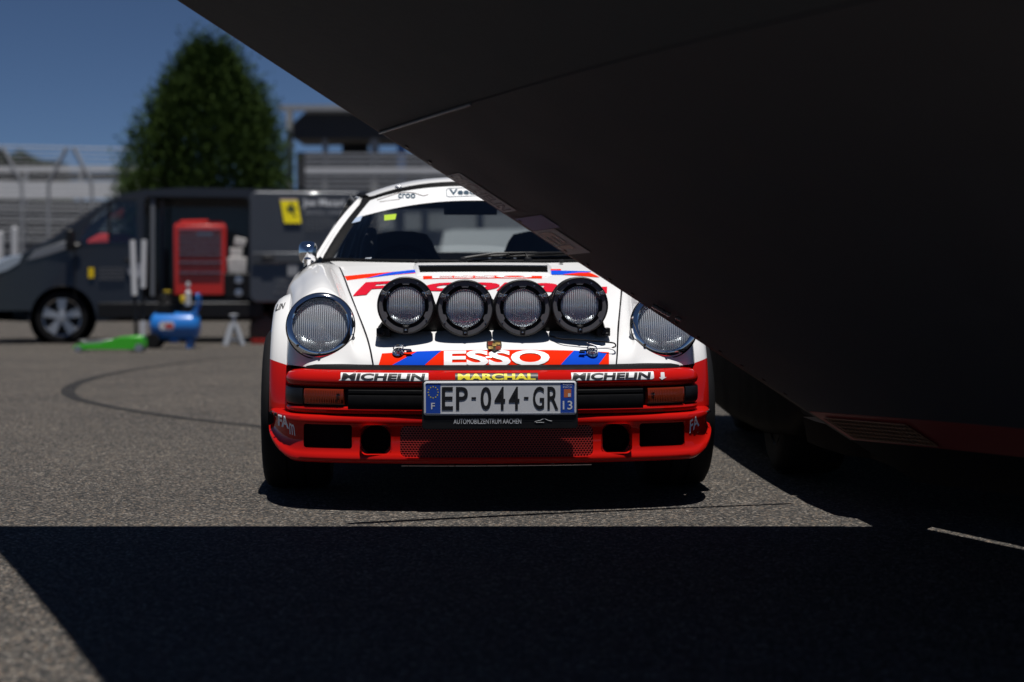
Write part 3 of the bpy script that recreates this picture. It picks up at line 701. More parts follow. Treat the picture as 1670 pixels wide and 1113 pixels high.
plate_quad('country_band', -.255,-.205,-.049,.053, M['plate_blue']); plate_quad('region_band', .207,.255,-.049,.053, M['plate_blue'])
def plate_text(s_, x0, x1, z0, z1, m, bold=0, y=-.0052): 
    q = quad_map(*[pe+Vector((a, y, c)) for a, c in ((x0,z0),(x1,z0),(x1,z1),(x0,z1))]); text_on('lettering', s_, q, m, lp, bold)
for ch, x0, x1 in (('E',-.2005,-.162),('P',-.152,-.111),('0',-.068,-.031),('4',-.020,.017),('4',.029,.066),('G',.112,.151),('R',.162,.200)):
    plate_text(ch, x0, x1, -.038, .041, M['sticker_black'], .016)
for x0, x1 in ((-.099,-.083),(.081,.097)): plate_text('-', x0, x1, -.002, .006, M['sticker_black'], .0)
plate_text('F', -.237,-.224,-.035,-.013, M['plate'], .01); plate_text('13', .215,.248,-.038,-.008, M['plate'], .01)
plate_text('Region', .216,.248,.044,.050, M['plate'], .0); plate_text('PACA', .216,.248,.036,.042, M['plate'], .0)
plate_quad('region_emblem', .219,.244,.004,.032, mat('emblem_orange', (.6,.17,.06), .4), -.0049); plate_quad('region_emblem', .233,.242,.006,.018, M['plate'], -.0052)
b = MB()
for k in range(12):
    a = 2*math.pi*k/12; c = pe+Vector((-.230+.017*math.cos(a), -.0050, .023+.019*math.sin(a)))
    pts = [c+Vector((rr*math.cos(q), 0, rr*math.sin(q))) for rr, q in [((.0032 if i % 2 == 0 else .0014), math.pi/2+math.pi*i/5) for i in range(10)]]
    b.add(pts, [tuple(range(10))])
b.build('star_ring', M['yellow'], lp)
q = quad_map(*[pe+Vector((a, -.0015, c)) for a, c in ((-.160,-.086),(.072,-.086),(.072,-.069),(-.160,-.069))]); text_on('lettering', 'AUTOMOBILZENTRUM AACHEN', q, M['plate'], holder, .0)
def car_logo(base, sx, sz, y, m, par, rad):
    pts = [(-.5,.0),(-.32,.16),(-.18,.2),(-.05,.42),(.12,.44),(.3,.2),(.5,.12)]
    b = MB(); b.tube([base+Vector((x*sx, y, z*sz)) for x, z in [crom(pts, k/30) for k in range(31)]], rad, 5)
    b.tube([base+Vector((-.42*sx, y, -.1*sz)), base+Vector((.05*sx, y, -.08*sz))], rad*.8, 5); b.build('car_outline', m, par)
car_logo(pe+Vector((.148,0,-.080)), .06, .022, -.0015, M['plate'], holder, .0006)

# ---- auxiliary lamp pod
pod = MB(); LX = (-.315,-.1045,.1005,.305); LZ = (.712,.702,.703,.712); LD = .200
sec = []
for x in np.linspace(-.415,.405,60):
    zt = .665
    for lx, lz in zip(LX, LZ):
        q = .103**2-(x-lx)**2
        if q > 0: zt = max(zt, lz+math.sqrt(q)-.002)
    e = min(1, (.42-abs(x))/.06); zt = .60+(zt-.60)*max(.25, e)
    def hz(d):
        t = next((k/60 for k in range(61) if Hd(x/.46 if abs(x) < .46 else 1, k/60)[1] >= d), 1); return Hd(min(1, abs(x)/.46), t)[2]
    sec.append([(x,.325,hz(.33)-.01),(x,.295,.612),(x,.280,.632),(x,.270,zt-.014),(x,.280,zt-.001),(x,.30,zt),(x,.40,zt-.03),(x,.50,hz(.50)-.01)])
pod.grid(sec); k = 8; pod.f.append(tuple(reversed(range(k)))); pod.f.append(tuple(59*k+i for i in range(k))); pod.mi += [0,0]
pod.build('lamp_pod', M['black'], car, angle=40, fixn=True)
for sg in (-1, 1):
    b = MB(); b.box((sg*.395,.265,.615), (.05,.05,.03)); b.box((sg*.405,.255,.607), (.02,.06,.012)); b.lathe([(.009,0),(.009,.012),(0,.013)], (sg*.395,.238,.615), (0,-1,0), 8); b.build('pod_bracket', M['black'], car, bevel=.003)
LMa = lens_mesh('lens', .068, .016, .0062, 84); LMb = lens_mesh('lens', .066, .022, .0066, 84, band=.033)
for i, (lx, lz) in enumerate(zip(LX, LZ)):
    c = Vector((lx, LD, lz)); a = Vector((0,-1,.035*(1)))
    m4 = frame(c, a); inner = i in (1, 2)
    b = MB(); b.lathe([(.0,-.125),(.06,-.12),(.088,-.09),(.101,-.045),(.1025,.0),(.1015,.010),(.098,.013),(.0955,.008),(.0955,-.002)], (0,0,0), (0,0,1), 56)
    lamp = b.build('rally_lamp', M['black'], car); lamp.matrix_local = m4
    b = MB(); prof_o, prof_i = .0955, .0815
    ring = []
    for k in range(96):
        t = 2*math.pi*k/96; ri = prof_i
        for cen, hw in ((90,9),(205,7),(335,7)):
            dd = abs((math.degrees(t)-cen+180) % 360-180)
            if dd < hw: ri = .0735
        e = (math.cos(t), math.sin(t)); ring.append([(e[0]*prof_o, e[1]*prof_o, .002),(e[0]*prof_o, e[1]*prof_o, .008),(e[0]*ri, e[1]*ri, .008),(e[0]*ri, e[1]*ri, .0)])
    ring.append(ring[0]); b.grid(ring); b.build('retaining_ring', M['ringgrey'], lamp, angle=30)
    b = MB(); b.lathe([(.0955,.001),(.080,-.002),(.074,-.004),(.0715,.003),(.0685,.004),(.0675,-.004)], (0,0,0), (0,0,1), 56); b.build('lens_seat', M['black'], lamp)
    l_ = obj_from('lens', LMb if inner else LMa, lamp); l_.location = (0,0,-.001)
    b = MB()
    if inner: b.lathe([(.0675,-.006),(.062,-.016),(.047,-.020),(.045,-.021),(.041,-.028),(.032,-.036),(.018,-.042),(0,-.044)], (0,0,0), (0,0,1), 48)
    else: b.lathe([(.0675,-.004),(.062,-.012),(.053,-.022),(.040,-.033),(.024,-.041),(.010,-.044),(0,-.0445)], (0,0,0), (0,0,1), 48)
    b.build('reflector', M['reflector'], lamp)
    b = MB(); b.lathe([(.0,-.014),(.009,-.015),(.011,-.019),(.011,-.028),(.006,-.031),(.006,-.044)], (0,0,0), (0,0,1), 16); b.build('bulb', M['steel'], lamp)
    for an in (28, 152, 270):
        e = Vector((math.cos(R(an)), math.sin(R(an)), 0)); t_ = Vector((-e.y, e.x, 0)); Mx = Matrix((e, t_, Vector((0,0,1)))).transposed()
        b = MB(); b.box(e*.086+Vector((0,0,.011)), (.024,.017,.006), Mx); b.box(e*.0755+Vector((0,0,.007)), (.010,.024,.004), Mx)
        cl = b.build('clamp', M['black'] if an == 270 else M['ringgrey'], lamp, bevel=.0015)
        b = MB(); b.lathe([(.0,.0185),(.0035,.018),(.0052,.0150),(.0052,.013)], e*.088, (0,0,1), 10)
        if an != 270:
            b.tube([e*.073+t_*.014+Vector((0,0,.012)), e*.079+t_*.010+Vector((0,0,.015)), e*.079-t_*.010+Vector((0,0,.015)), e*.072-t_*.015+Vector((0,0,.011))], .0018, 6)
        b.build('clamp_screw', M['chrome'], cl)
    for an in (62, 118, 215, 325): b = MB(); b.lathe([(0,.0105),(.0028,.010),(.0032,.008)], (.0885*math.cos(R(an)), .0885*math.sin(R(an)), 0), (0,0,1), 8); b.build('ring_screw', M['steel'], lamp)
# loose cable to the right of the pod
b = MB(); cps = [(.20,.215,.602),(.24,.185,.592),(.29,.18,.590),(.35,.18,.585),(.405,.19,.580),(.428,.185,.576),(.430,.17,.566),(.418,.165,.562)]
b.tube([crom(cps, k/30) for k in range(31)], .0028, 6); b.build('lamp_cable', M['rubber'], car)
b = MB(); cps = [(.33,.185,.578),(.37,.165,.566),(.41,.165,.563),(.428,.17,.566)]
b.tube([crom(cps, k/20) for k in range(21)], .0018, 6); b.build('lamp_cable', M['steel'], car)

# ---- windscreen, pillars, roof
def Wd(s, t):                    # glass surface
    q = abs(s)**2.2
    b_ = np.array((s*.640, 1.20+.27*q, .878+.012*q)); tp = np.array((s*.478, 1.74+.17*q, 1.222-.062*abs(s)**2.6))
    p = b_*(1-t)+tp*t; p[1] -= .03*math.sin(math.pi*t); p[2] += .015*math.sin(math.pi*t)
    return p
g = MB(); g.grid([[tuple(Wd(-1+2*i/40, j/20)) for i in range(41)] for j in range(21)]); wsg = g.build('windscreen', M['glass'], car)
def Wo(s, t, off=.004):
    e = 1e-3; n_ = np.cross(Wd(s+e,t)-Wd(s-e,t), Wd(s,t+e)-Wd(s,t-e)); n_ /= np.linalg.norm(n_); return Wd(s,t)+n_*off
def ws_line(): 
    pts = [(-1, t) for t in np.linspace(0, 1, 14)]+[(s, 1) for s in np.linspace(-1, 1, 30)[1:]]+[(1, t) for t in np.linspace(1, 0, 14)[1:]]+[(s, 0) for s in np.linspace(1, -1, 30)[1:-1]]
    return pts
pts = ws_line(); cen = np.array((0, 1.5, 1.05)); b = MB()
ring = []
for s, t in pts+pts[:1]:
    p = Wo(s, t, .0); dr = np.array((s if abs(s) > .98 else 0, 0, 0))*.034+(np.array((0,.022,.016)) if t > .99 else np.array((0,-.012,-.007)) if t < .01 else 0)
    n_ = np.array((0,-.55,.83))
    ring.append([tuple(p-dr*.55+n_*.004), tuple(p+n_*.010), tuple(p+dr*.6+n_*.008), tuple(p+dr-n_*.004)])
b.grid(ring); b.build('windscreen_seal', M['rubber'], car)
# sun strip and its logos
def wst(px, py):
    s, t = 0, .5
    for _ in range(60):
        x, y = proj(Wd(s, t)); s += (px-x)/300*.5; t += (y-py)/130*.5; s = max(-1, min(1, s)); t = max(0, min(1, t))
    return s, t
g = MB(); rows = []
for j in range(7):
    rows.append([tuple(Wo(s, (.985-(.235+.13*s*s)*(1-j/6)), .003)) for s in np.linspace(-.985, .985, 41)])
g.grid(rows); strip = g.build('sun_strip', M['sticker_white'], wsg)
def ws_text(s_, x0, x1, y0, y1, m, bold=0, off=.006, par=None, skew=0):
    a, b_, c, d = [np.array(wst(*q)) for q in ((x0,y0+skew),(x1,y0),(x1,y1),(x0,y1+skew))]
    def fn(u, v): st = (a*(1-u)+b_*u)*(1-v)+(d*(1-u)+c*u)*v; return tuple(Wo(st[0], st[1], off))
    return text_on('lettering', s_, fn, m, par or strip, bold)
M['ink'] = mat('grey_blue_ink', (.05,.09,.13), .5); M['ink2'] = mat('brown_grey_ink', (.35,.30,.28), .5)
ws_text('croo', 650, 678, 325.5, 318, M['ink'], .02); ws_text('Veedol', 733, 790, 319, 310, M['ink'], .02, skew=.8)
b = MB(); cps = [(616,328),(640,320),(655,316),(675,316.5),(690,321),(699,319)]
def wp(px, py, off=.005): s, t = wst(px, py); return tuple(Wo(s, t, off))
b.tube([wp(*crom(cps, k/24)) for k in range(25)], .0018, 5); b.tube([wp(620,331), wp(652,327)], .0015, 5); b.build('car_outline', M['ink2'], strip)
b = MB(); b.tube([wp(*q) for q in ((729,322),(728,312),(731,309.5),(760,308),(790,307))], .0014, 5); b.tube([wp(*q) for q in ((729,322),(733,323),(760,322),(800,321))], .0014, 5); b.build('logo_frame', M['ink'], strip)
b = MB()
for (x, y), (x2, y2) in (((592,340),(602,325)),): b.tube([wp(x,y), wp(x2,y2)], .004, 5)
b.build('edge_mark', M['ink'], strip)
b = MB(); b.tube([wp(585,342), wp(595,328)], .004, 5); b.build('edge_mark', mat('pink_ink', (.45,.22,.22), .5), strip)
def ws_quad(name, q4, m, off=.004, par=None):
    b = MB(); b.add([wp(*q, off) for q in q4], [(0,1,2,3)]); return b.build(name, m, par or wsg)
ws_quad('sticker', [(573,366),(588,362),(592,353),(574,358)], mat('pale_blue_sticker', (.42,.52,.68), .5))
ws_quad('sticker', [(627,361),(645,359),(647,350),(627,352)], mat('green_sticker', (.42,.60,.04), .5), .003)
ws_quad('sticker', [(593,430),(604,428.5),(607,421),(597,422)], mat('pale_grey_sticker', (.40,.44,.50), .5))
# white A-pillars with drip rail, running into the roof
def pillar(sg):
    b = MB(); rows = []
    for k in range(31):
        t = k/30; p = Wd(1, t); q = np.array((p[0]+.026, p[1]+.012, p[2]+.004))
        o1 = np.array((p[0]+.042+.008*(1-t), p[1]+.050, p[2]+.006)); o2 = np.array((p[0]+.050+.010*(1-t), p[1]+.10, p[2]-.012)); o3 = np.array((p[0]+.045, p[1]+.15, p[2]-.02))
        rows.append([(sg*v[0], v[1], v[2]) for v in (q, q+(o1-q)*.5+np.array((0,-.006,.010)), o1, o2, o3)])
    b.grid(rows); o = b.build('windscreen_pillar', M['white'], car, angle=60, fixn=True)
    return o
for sg in (-1, 1): pillar(sg)
RR = [  # roof rows: (centre d,z), (edge x,d,z)
 ((1.762,1.243),(.492,1.935,1.172)),((1.83,1.260),(.508,2.00,1.180)),((2.00,1.276),(.524,2.10,1.188)),((2.30,1.284),(.535,2.35,1.195)),((2.65,1.268),(.535,2.65,1.185)),((2.95,1.225),(.515,2.90,1.150))]
def Rf(s, t):
    c = crom([r_[0] for r_ in RR], t); e = crom([r_[1] for r_ in RR], t); q = abs(s)**2.3; q3 = abs(s)**2.6
    return (s*e[0], c[0]+(e[1]-c[0])*q, c[1]+(e[2]-c[1])*q3)
b = MB(); b.grid([[Rf(-1+2*i/40, j/30) for i in range(41)] for j in range(31)]); roof = b.build('roof', M['white'], car)
for sg in (-1, 1):
    b = MB(); pts = [(sg*(Wd(1,t)[0]+.050+.008*(1-t)), Wd(1,t)[1]+.06, Wd(1,t)[2]+.004) for t in np.linspace(.0,1,16)]+[(sg*(Rf(1,t)[0]+.012), Rf(1,t)[1], Rf(1,t)[2]-.004) for t in np.linspace(.12,.9,14)]
    b.tube(pts, .009, 8); b.build('drip_rail', M['white'], car)
    b = MB(); b.tube([(sg*Rf(1,t)[0], Rf(1,t)[1], Rf(1,t)[2]) for t in np.linspace(0,1,16)], .018, 8); b.build('roof_rail', M['rubber'], car)
b = MB(); q = Rf(-.70,.02); b.box((q[0], q[1]-.012, q[2]+.002), (.030,.02,.012)); b.build('roof_clip', M['steel'], car, bevel=.002)
# cabin rear, doors and tail (mostly hidden, closes the body)
RS = [((2.95,1.225),(.50,2.92,1.155)),((3.25,1.10),(.54,3.20,1.05)),((3.55,.955),(.58,3.5,.93))]
def Rg(s, t):
    c = crom([r_[0] for r_ in RS], t); e = crom([r_[1] for r_ in RS], t); q = abs(s)**2.3; return (s*e[0], c[0]+(e[1]-c[0])*q, c[1]+(e[2]-c[1])*q)
b = MB(); b.grid([[Rg(-1+2*i/20, j/10) for i in range(21)] for j in range(11)]); b.build('rear_window', thin_glass('rear_glass', (.80,.86,.88)), car)
for sg in (-1, 1):
    b = MB(); b.grid([[(sg*.50,2.90,1.165),(sg*.545,2.62,1.205),(sg*.60,2.62,1.10),(sg*.66,2.62,.90)],[(sg*.54,3.20,1.06),(sg*.58,3.0,1.08),(sg*.64,2.9,.98),(sg*.70,2.85,.89)],[(sg*.58,3.5,.935),(sg*.64,3.4,.93),(sg*.69,3.2,.91),(sg*.74,3.0,.88)]]); b.build('rear_pillar', M['white'], car)
    g = MB(); g.grid([[(sg*.715,1.50,.875),(sg*.74,2.0,.875),(sg*.70,2.62,.88)],[(sg*.565,1.95,1.18),(sg*.568,2.2,1.205),(sg*.555,2.6,1.2)]]); g.build('side_window', M['tint'], car)
    b = MB(); rows = []
    for z, xx in ((.88,.74),(.80,.80),(.66,.83),(.45,.83),(.25,.80)):
        rows.append([(sg*(xx-.02),1.28,z),(sg*xx,2.0,z),(sg*(xx+.005),2.6,z),(sg*(xx+.03),3.2,z),(sg*(xx-.02),3.9,min(z,.80)),(sg*(xx-.16),4.25,min(z,.72))])
    b.grid(rows); b.build('body_side', M['white'], car)
b = MB(); b.grid([[(s*.58, 3.5+.02*s*s, .955-.02*s*s) for s in np.linspace(-1,1,9)],[(s*.64, 3.9, .86-.03*s*s) for s in np.linspace(-1,1,9)],[(s*.64, 4.22-.04*s*s, .70) for s in np.linspace(-1,1,9)],[(s*.64, 4.25-.04*s*s, .30) for s in np.linspace(-1,1,9)]]); b.build('engine_lid', M['white'], car)
b = MB(); b.box((0,2.5,.22), (1.5,3.2,.06)); b.build('floor_pan', M['matte'], car)
b = MB()
for sg in (-1,1): b.grid([[(sg*.58,3.5,.935),(sg*.64,3.4,.93),(sg*.74,3.0,.88)],[(sg*.62,3.9,.85),(sg*.72,3.8,.82),(sg*.83,3.2,.80)]])
b.build('rear_haunch', M['white'], car)
# scuttle, dashboard
b = MB(); b.grid([[tuple(Hd(s, 1.0)+np.array((0,.006,-.004))) for s in np.linspace(-1,1,31)],[tuple(Wd(s, 0)+np.array((0,-.01,-.006))) for s in np.linspace(-1,1,31)]]); b.build('scuttle', M['white'], car)
b = MB(); b.grid([[(s*.60,1.30+.20*s*s,.870) for s in np.linspace(-1,1,15)],[(s*.60,1.62+.06*s*s,.885) for s in np.linspace(-1,1,15)],[(s*.60,1.72,.86) for s in np.linspace(-1,1,15)],[(s*.60,1.74,.60) for s in np.linspace(-1,1,15)]]); b.build('dashboard', M['matte'], car)
for x, z in ((.10,.905),(.16,.9),(.22,.905),(.05,.9)): b = MB(); b.lathe([(.006,-.01),(.008,0),(.0,.004)], (x,1.55,z), (0,-.7,.7), 8); b.build('dash_knob', M['steel'], car)
# wipers
def ws_on(s, t, off): return tuple(Wo(s, t, off))
for s0, s1, s2 in ((-.12,.10,.62),(.30,.30,.80)):
    b = MB(); b.lathe([(.016,-.02),(.018,.008),(.012,.018),(0,.02)], tuple(Wd(s0,0)+np.array((0,-.02,.0))), (0,-.4,1), 12)
    b.tube([tuple(Wd(s0,0)+np.array((0,-.02,.014))), ws_on(s1-.02,.03,.03), ws_on((s1+s2)/2,.055,.022)], [.006,.005,.004], 6)
    b.tube([ws_on(s,.04+.05*(s-s1),.012) for s in np.linspace(s1-.14,s2,12)], .006, 6); b.build('wiper', M['black'], car)
for s in (-.42,.52): b = MB(); b.lathe([(.010,0),(.010,.012),(0,.014)], tuple(Wd(s,0)+np.array((0,-.035,-.006))), (0,-.3,1), 10); b.build('washer_jet', M['black'], car)
# mirrors
for sg in (-1, 1):
    b = MB(); c = Vector((sg*.722,1.36,.908))
    b.tube([c+Vector((sg*.012,.02,-.085)), c+Vector((sg*.006,.01,-.05)), c+Vector((sg*.002,.0,-.015))], [.012,.014,.016], 10)
    
    rows = [[c+Vector((sg*(.004+.038*r_*math.copysign(abs(math.cos(a))**.6, math.cos(a))), .035-.05*math.sqrt(max(0,1-r_*r_)), .046*r_*math.copysign(abs(math.sin(a))**.6, math.sin(a))+.012)) for a in np.linspace(0, 6.283, 28, endpoint=False)] for r_ in (1,.97,.9,.75,.5,.25,.02)]
    b.grid(rows, closed=True); b.build('door_mirror', M['chrome'], car, angle=80, fixn=True)
# interior: seats, roll cage, wheel, rear-view mirror
M['cloth'] = mat('seat_cloth', (.02,.02,.022), .9, noise=.2, nscale=60)
for sx in (-.33,.33):
    b = MB(); rows = []
    for z, w_, d0 in ((.45,.21,2.35),(.60,.24,2.38),(.75,.24,2.42),(.86,.22,2.45),(.93,.17,2.47),(.99,.145,2.48),(1.025,.12,2.49),(1.04,.05,2.495)):
        rows.append([(sx+w_*math.cos(a)*(abs(math.cos(a))**-.3 if abs(math.cos(a)) > .05 else 1), d0+.05*math.sin(a)-.05*math.cos(a)**2, z) for a in np.linspace(0, 2*math.pi, 24, endpoint=False)])
    b.grid(rows, closed=True); b.build('seat', M['cloth'], car, angle=70)
M['cage'] = mat('cage_paint', (.05,.055,.065), .4)
b = MB()
hoop = [(-.56,2.62,.3),(-.56,2.62,.85),(-.50,2.62,1.10),(-.40,2.62,1.17),(.40,2.62,1.17),(.50,2.62,1.10),(.56,2.62,.85),(.56,2.62,.3)]
b.tube([crom(hoop, k/40) for k in range(41)], .022, 8)
for sg in (-1, 1):
    leg = [(sg*.60,1.62,.5),(sg*.59,1.64,.86),(sg*.50,1.98,1.14),(sg*.49,2.3,1.17),(sg*.48,2.62,1.16)]; b.tube([crom(leg, k/30) for k in range(31)], .020, 8)
    b.tube([(sg*.52,2.62,1.08),(sg*.45,3.4,.6)], .018, 8); b.tube([(sg*.58,1.7,.55),(sg*.57,2.6,.75)], .018, 8)
b.build('roll_cage', M['cage'], car)
b = MB(); b.tube([(.0,1.80,1.14),(0,1.86,1.12)], .006, 6); b.box((-.02,1.88,1.125), (.24,.03,.055)); b.build('rear_view_mirror', M['matte'], car, bevel=.012)
b = MB(); cc = Vector((-.33,1.98,.80)); ax_ = Vector((0,.9,-.42)).normalized(); u_ = ax_.orthogonal().normalized(); v_ = ax_.cross(u_)
b.tube([cc+(u_*math.cos(a)+v_*math.sin(a))*.17 for a in np.linspace(0, 2*math.pi, 41)], .014, 8, cap=False)
for a in (0.5, 2.6, 4.7): b.tube([cc, cc+(u_*math.cos(a)+v_*math.sin(a))*.165], .009, 6)
b.build('steering_wheel', M['matte'], car)
# padding and belts hanging by the left pillar
M['pad'] = mat('cage_padding', (.03,.035,.05), .7)
for sg in (-1, 1):
    b = MB(); b.tube([(sg*.575,1.72,.90),(sg*.56,1.80,1.0),(sg*.53,1.92,1.08)], [.035,.045,.035], 10); b.tube([(sg*.50,1.9,.86),(sg*.48,1.95,.95),(sg*.47,2.0,1.03)], [.03,.04,.025], 10); b.build('cage_padding', M['pad'], car)
# wheels
def wheel(x0, x1, d, rad, sg, name='wheel', par=None, parent=None):
    b = MB(); xs = (x0, x1); c = Vector((sg*(x0+x1)/2, d, rad)); h = (x1-x0)/2
    prof = [(rad*.62,-h*.86),(rad*.78,-h*1.0),(rad*.90,-h*1.02),(rad*.965,-h*.93),(rad*.992,-h*.78),(rad,-h*.5),(rad,-h*.30),(rad*.985,-h*.29),(rad*.985,-h*.24),(rad,-h*.23),(rad,h*.23),(rad*.985,h*.24),(rad*.985,h*.29),(rad,h*.30),(rad,h*.5),(rad*.992,h*.78),(rad*.965,h*.93),(rad*.90,h*1.02),(rad*.78,h*1.0),(rad*.62,h*.86)]
    b.lathe(prof, c, (sg,0,0), 64); w_ = b.build(name, M['tyre'], parent, angle=50)
    b = MB(); b.lathe([(rad*.63,h*.86),(rad*.60,h*.84),(rad*.56,h*.5),(rad*.20,h*.42),(rad*.16,h*.55),(0,h*.56)], c, (sg,0,0), 40); b.build('rim', M['steel'], w_)
    return w_
for sg in (-1, 1):
    wheel(.600,.850,WD,.308,sg,parent=car); wheel(.60,.87,3.07,.315,sg,parent=car)
# ================================================================== race car on the right with its tail bodywork swung up
SX, SY = -SUN.x/SUN.z, -SUN.y/SUN.z         # shadow shift per metre of height
def rim_pt(px):                             # point of the lower rim: seen at this column, shading the ground at 5.65 m
    py = (px-290)*.6535; k = (py-HZ)/F; Y = (5.65-SY*CH)/(1-SY*k); return P(px, py, Y)
race = empty('race_car', (1.9, 8.3, 0)); tag(race, 'dark red race car at right with its tail bodywork swung up over the scene', 'car')
def rl(p): return (p[0]-1.9, p[1]-8.3, p[2])
M['under'] = mat('bodywork_inside_black', (.054,.056,.058), .85, noise=.15, nscale=8, bump=.15, bscale=60)
M['underred'] = mat('bodywork_dark_red', (.062,.057,.059), .85, noise=.2, nscale=6, bump=.1, bscale=60)
M['tub0'] = mat('rim_black', (.03,.012,.012), .5)
M['gold'] = mat('gold_mesh', (.30,.13,.05), .6)
D2 = Vector((.384,-.923,0)); A0 = rim_pt(-43); A1 = rim_pt(620); A2 = rim_pt(1318); A3 = rim_pt(1388); A4 = rim_pt(1494)
NRM = (A3-A0).cross(D2).normalized(); NRM = NRM if NRM.z > 0 else -NRM
def panel(name, a, c, m, v1=3.3, th=.03, n=24, k=24, off=0.0, v0=0.0):
    def pt(u, v, o):
        p = a.lerp(c, u)+D2*(v0+(v1-v0)*v); bul = .035*math.sin(math.pi*min(1, (v0+(v1-v0)*v)/3.3))
        return rl(p+NRM*(bul+o+off))
    b = MB(); lo = [[pt(i/n, j/k, 0) for j in range(k+1)] for i in range(n+1)]; hi = [[pt(i/n, j/k, th) for j in range(k+1)] for i in range(n+1)]
    b.grid(lo); b.grid(hi)
    b.grid([[r_[0] for r_ in lo],[r_[0] for r_ in hi]]); b.grid([[r_[-1] for r_ in lo],[r_[-1] for r_ in hi]]); b.grid([lo[0], hi[0]]); b.grid([lo[-1], hi[-1]])
    return b.build(name, m, race, angle=40, weld=True)
up = panel('raised_tail_upper', A0, A1.lerp(A0,.004), M['under'])
lw = panel('raised_tail_lower', A1, A2.lerp(A1,.002), M['underred'])
tl = panel('tail_strip', A2, A3, mat('tail_red', (.40,.05,.04), .5)); panel('tail_skirt', A3, A4, M['matte'])
# bright lip along the joint, rim roll and stickers
b = MB(); b.tube([rl(A1+D2*v+NRM*(.035*math.sin(math.pi*v/3.3)-.004)) for v in np.linspace(0,.75,20)], .004, 6); b.build('joint_strip', mat('worn_joint', (.14,.14,.14), .5), up)
b = MB(); b.tube([rl(A0.lerp(A3,t)+NRM*.012) for t in np.linspace(0,1,60)], .014, 8); b.build('rim_roll', M['tub0'], lw)
def on_panel(px0, px1, w0, w1, o=-.0025):    # map along the rim (u) and inwards (v)
    a, c = rim_pt(px0), rim_pt(px1)
    def fn(u, v):
        d = w0+(w1-w0)*v; p = a.lerp(c, u)+D2*d; return rl(p+NRM*(.035*math.sin(math.pi*d/3.3)+o))
    return fn
M['dullwhite'] = mat('dull_white_sticker', (.34,.34,.35), .6); M['dullblue'] = mat('dull_blue_sticker', (.09,.09,.24), .6)  # sticker white and blue toned down to duller colours
def pq(name, f, m, par, n=8):
    b = MB(); b.grid([[f(i/n, j/4) for i in range(n+1)] for j in range(5)]); return b.build(name, m, par)
f = on_panel(728, 820, .01, .11); s1 = pq('tyre_sticker', f, M['dullwhite'], lw)
f2 = on_panel(728, 820, .01, .11, -.0040); text_on('lettering', 'MICHELIN', lambda u, v: f2(.04+.92*u, .15+.7*v), M['sticker_black'], s1, .04)
pq('blue_sticker', on_panel(836, 866, .02, .22), M['dullblue'], lw)
s2 = pq('oil_sticker', on_panel(867, 925, .01, .17), M['dullwhite'], lw); f3 = on_panel(867, 925, .01, .17, -.0040)
text_on('lettering', 'El', lambda u, v: f3(.08+.7*u, .1+.6*v), M['sticker_black'], s2, .03)
# mesh insert of the tail strip
def strip_pt(u, v, o): p = A2.lerp(A3, .15+.7*u)+D2*(.06+.42*v); return rl(p+NRM*(.035*math.sin(math.pi*(.06+.42*v)/3.3)+o))
pq('insert_backing', lambda u, v: strip_pt(v, u, -.003), mat('insert_dark_red', (.12,.03,.025), .6), tl)
gm = MB()
for i in range(6): gm.tube([strip_pt(i/5, v, -.006) for v in (0,.5,1)], .0025, 4)
for j in range(21): gm.tube([strip_pt(u, j/20, -.006) for u in (0,1)], .0025, 4)
g_ = gm.build('gold_insert_mesh', M['gold'], tl); g_['kind'] = 'stuff'
# rivets along the rim
rv = MB(); rv.lathe([(0,.004),(.006,.003),(.009,0)], (0,0,0), (0,0,-1), 8); rv = rv.build('rivet', M['tub0'], lw); rvm = rv.data; bpy.data.objects.remove(rv)
for k in range(18):
    o = obj_from('rivet', rvm, lw); o.location = on_panel(640, 1290, .03, .06, -.001)((k+.5)/18, 0); o.rotation_mode = 'QUATERNION'; o.rotation_quaternion = NRM.to_track_quat('Z', 'Y')
# catch on the bodywork
b = MB(); q = on_panel(1040, 1090, .0, .30, -.012); b.tube([q(.1,.3), q(.35,.32), q(.6,.35)], .008, 6); b.tube([q(.7,.4), q(.85,.42)], .006, 6); b.build('catch', M['steel'], lw)
# prop strut under the rim
b = MB(); b.tube([rl((1.02,6.17,.36)), rl((.20,5.80,.92)), rl((-.45,5.46,1.36))], [.012,.018,.022], 8); b.build('prop_strut', M['matte'], race)
# tub, sills, wheels
M['tub'] = mat('race_black', (.005,.004,.004), .7, spec=.05, noise=.2, nscale=6)
secs = [(6.42,1.06,2.75,.30,.40),(6.7,1.05,2.80,.20,.56),(7.4,1.03,2.84,.15,.66),(8.4,1.02,2.86,.14,.86),(9.2,1.02,2.86,.16,.80),(9.9,1.05,2.83,.21,.62),(10.25,1.13,2.75,.29,.50)]
b = MB(); rows = []
for y, x0, x1, z0, z1 in secs:
    r_ = .07; ring = rrect(x0, x1, z0, z1, min(r_, (z1-z0)*.4), 4); rows.append([rl((x, y, z)) for x, z in ring])
b.grid(rows, closed=True); k = len(rows[0]); b.f.append(tuple(range(k))); b.f.append(tuple(reversed([(len(rows)-1)*k+i for i in range(k)]))); b.mi += [0,0]
b.build('tub', M['tub'], race, angle=50, fixn=True)
b = MB(); rows = []
for y, h, w_ in ((7.3,.62,.55),(7.8,.98,.50),(8.3,1.08,.48),(8.9,.98,.52),(9.4,.78,.6)): rows.append([rl((1.94+w_*math.cos(a)*1.2, y, .55+(h-.55)*math.sin(a))) for a in np.linspace(0, math.pi, 13)])
b.grid(rows); b.build('canopy', M['tub'], race)
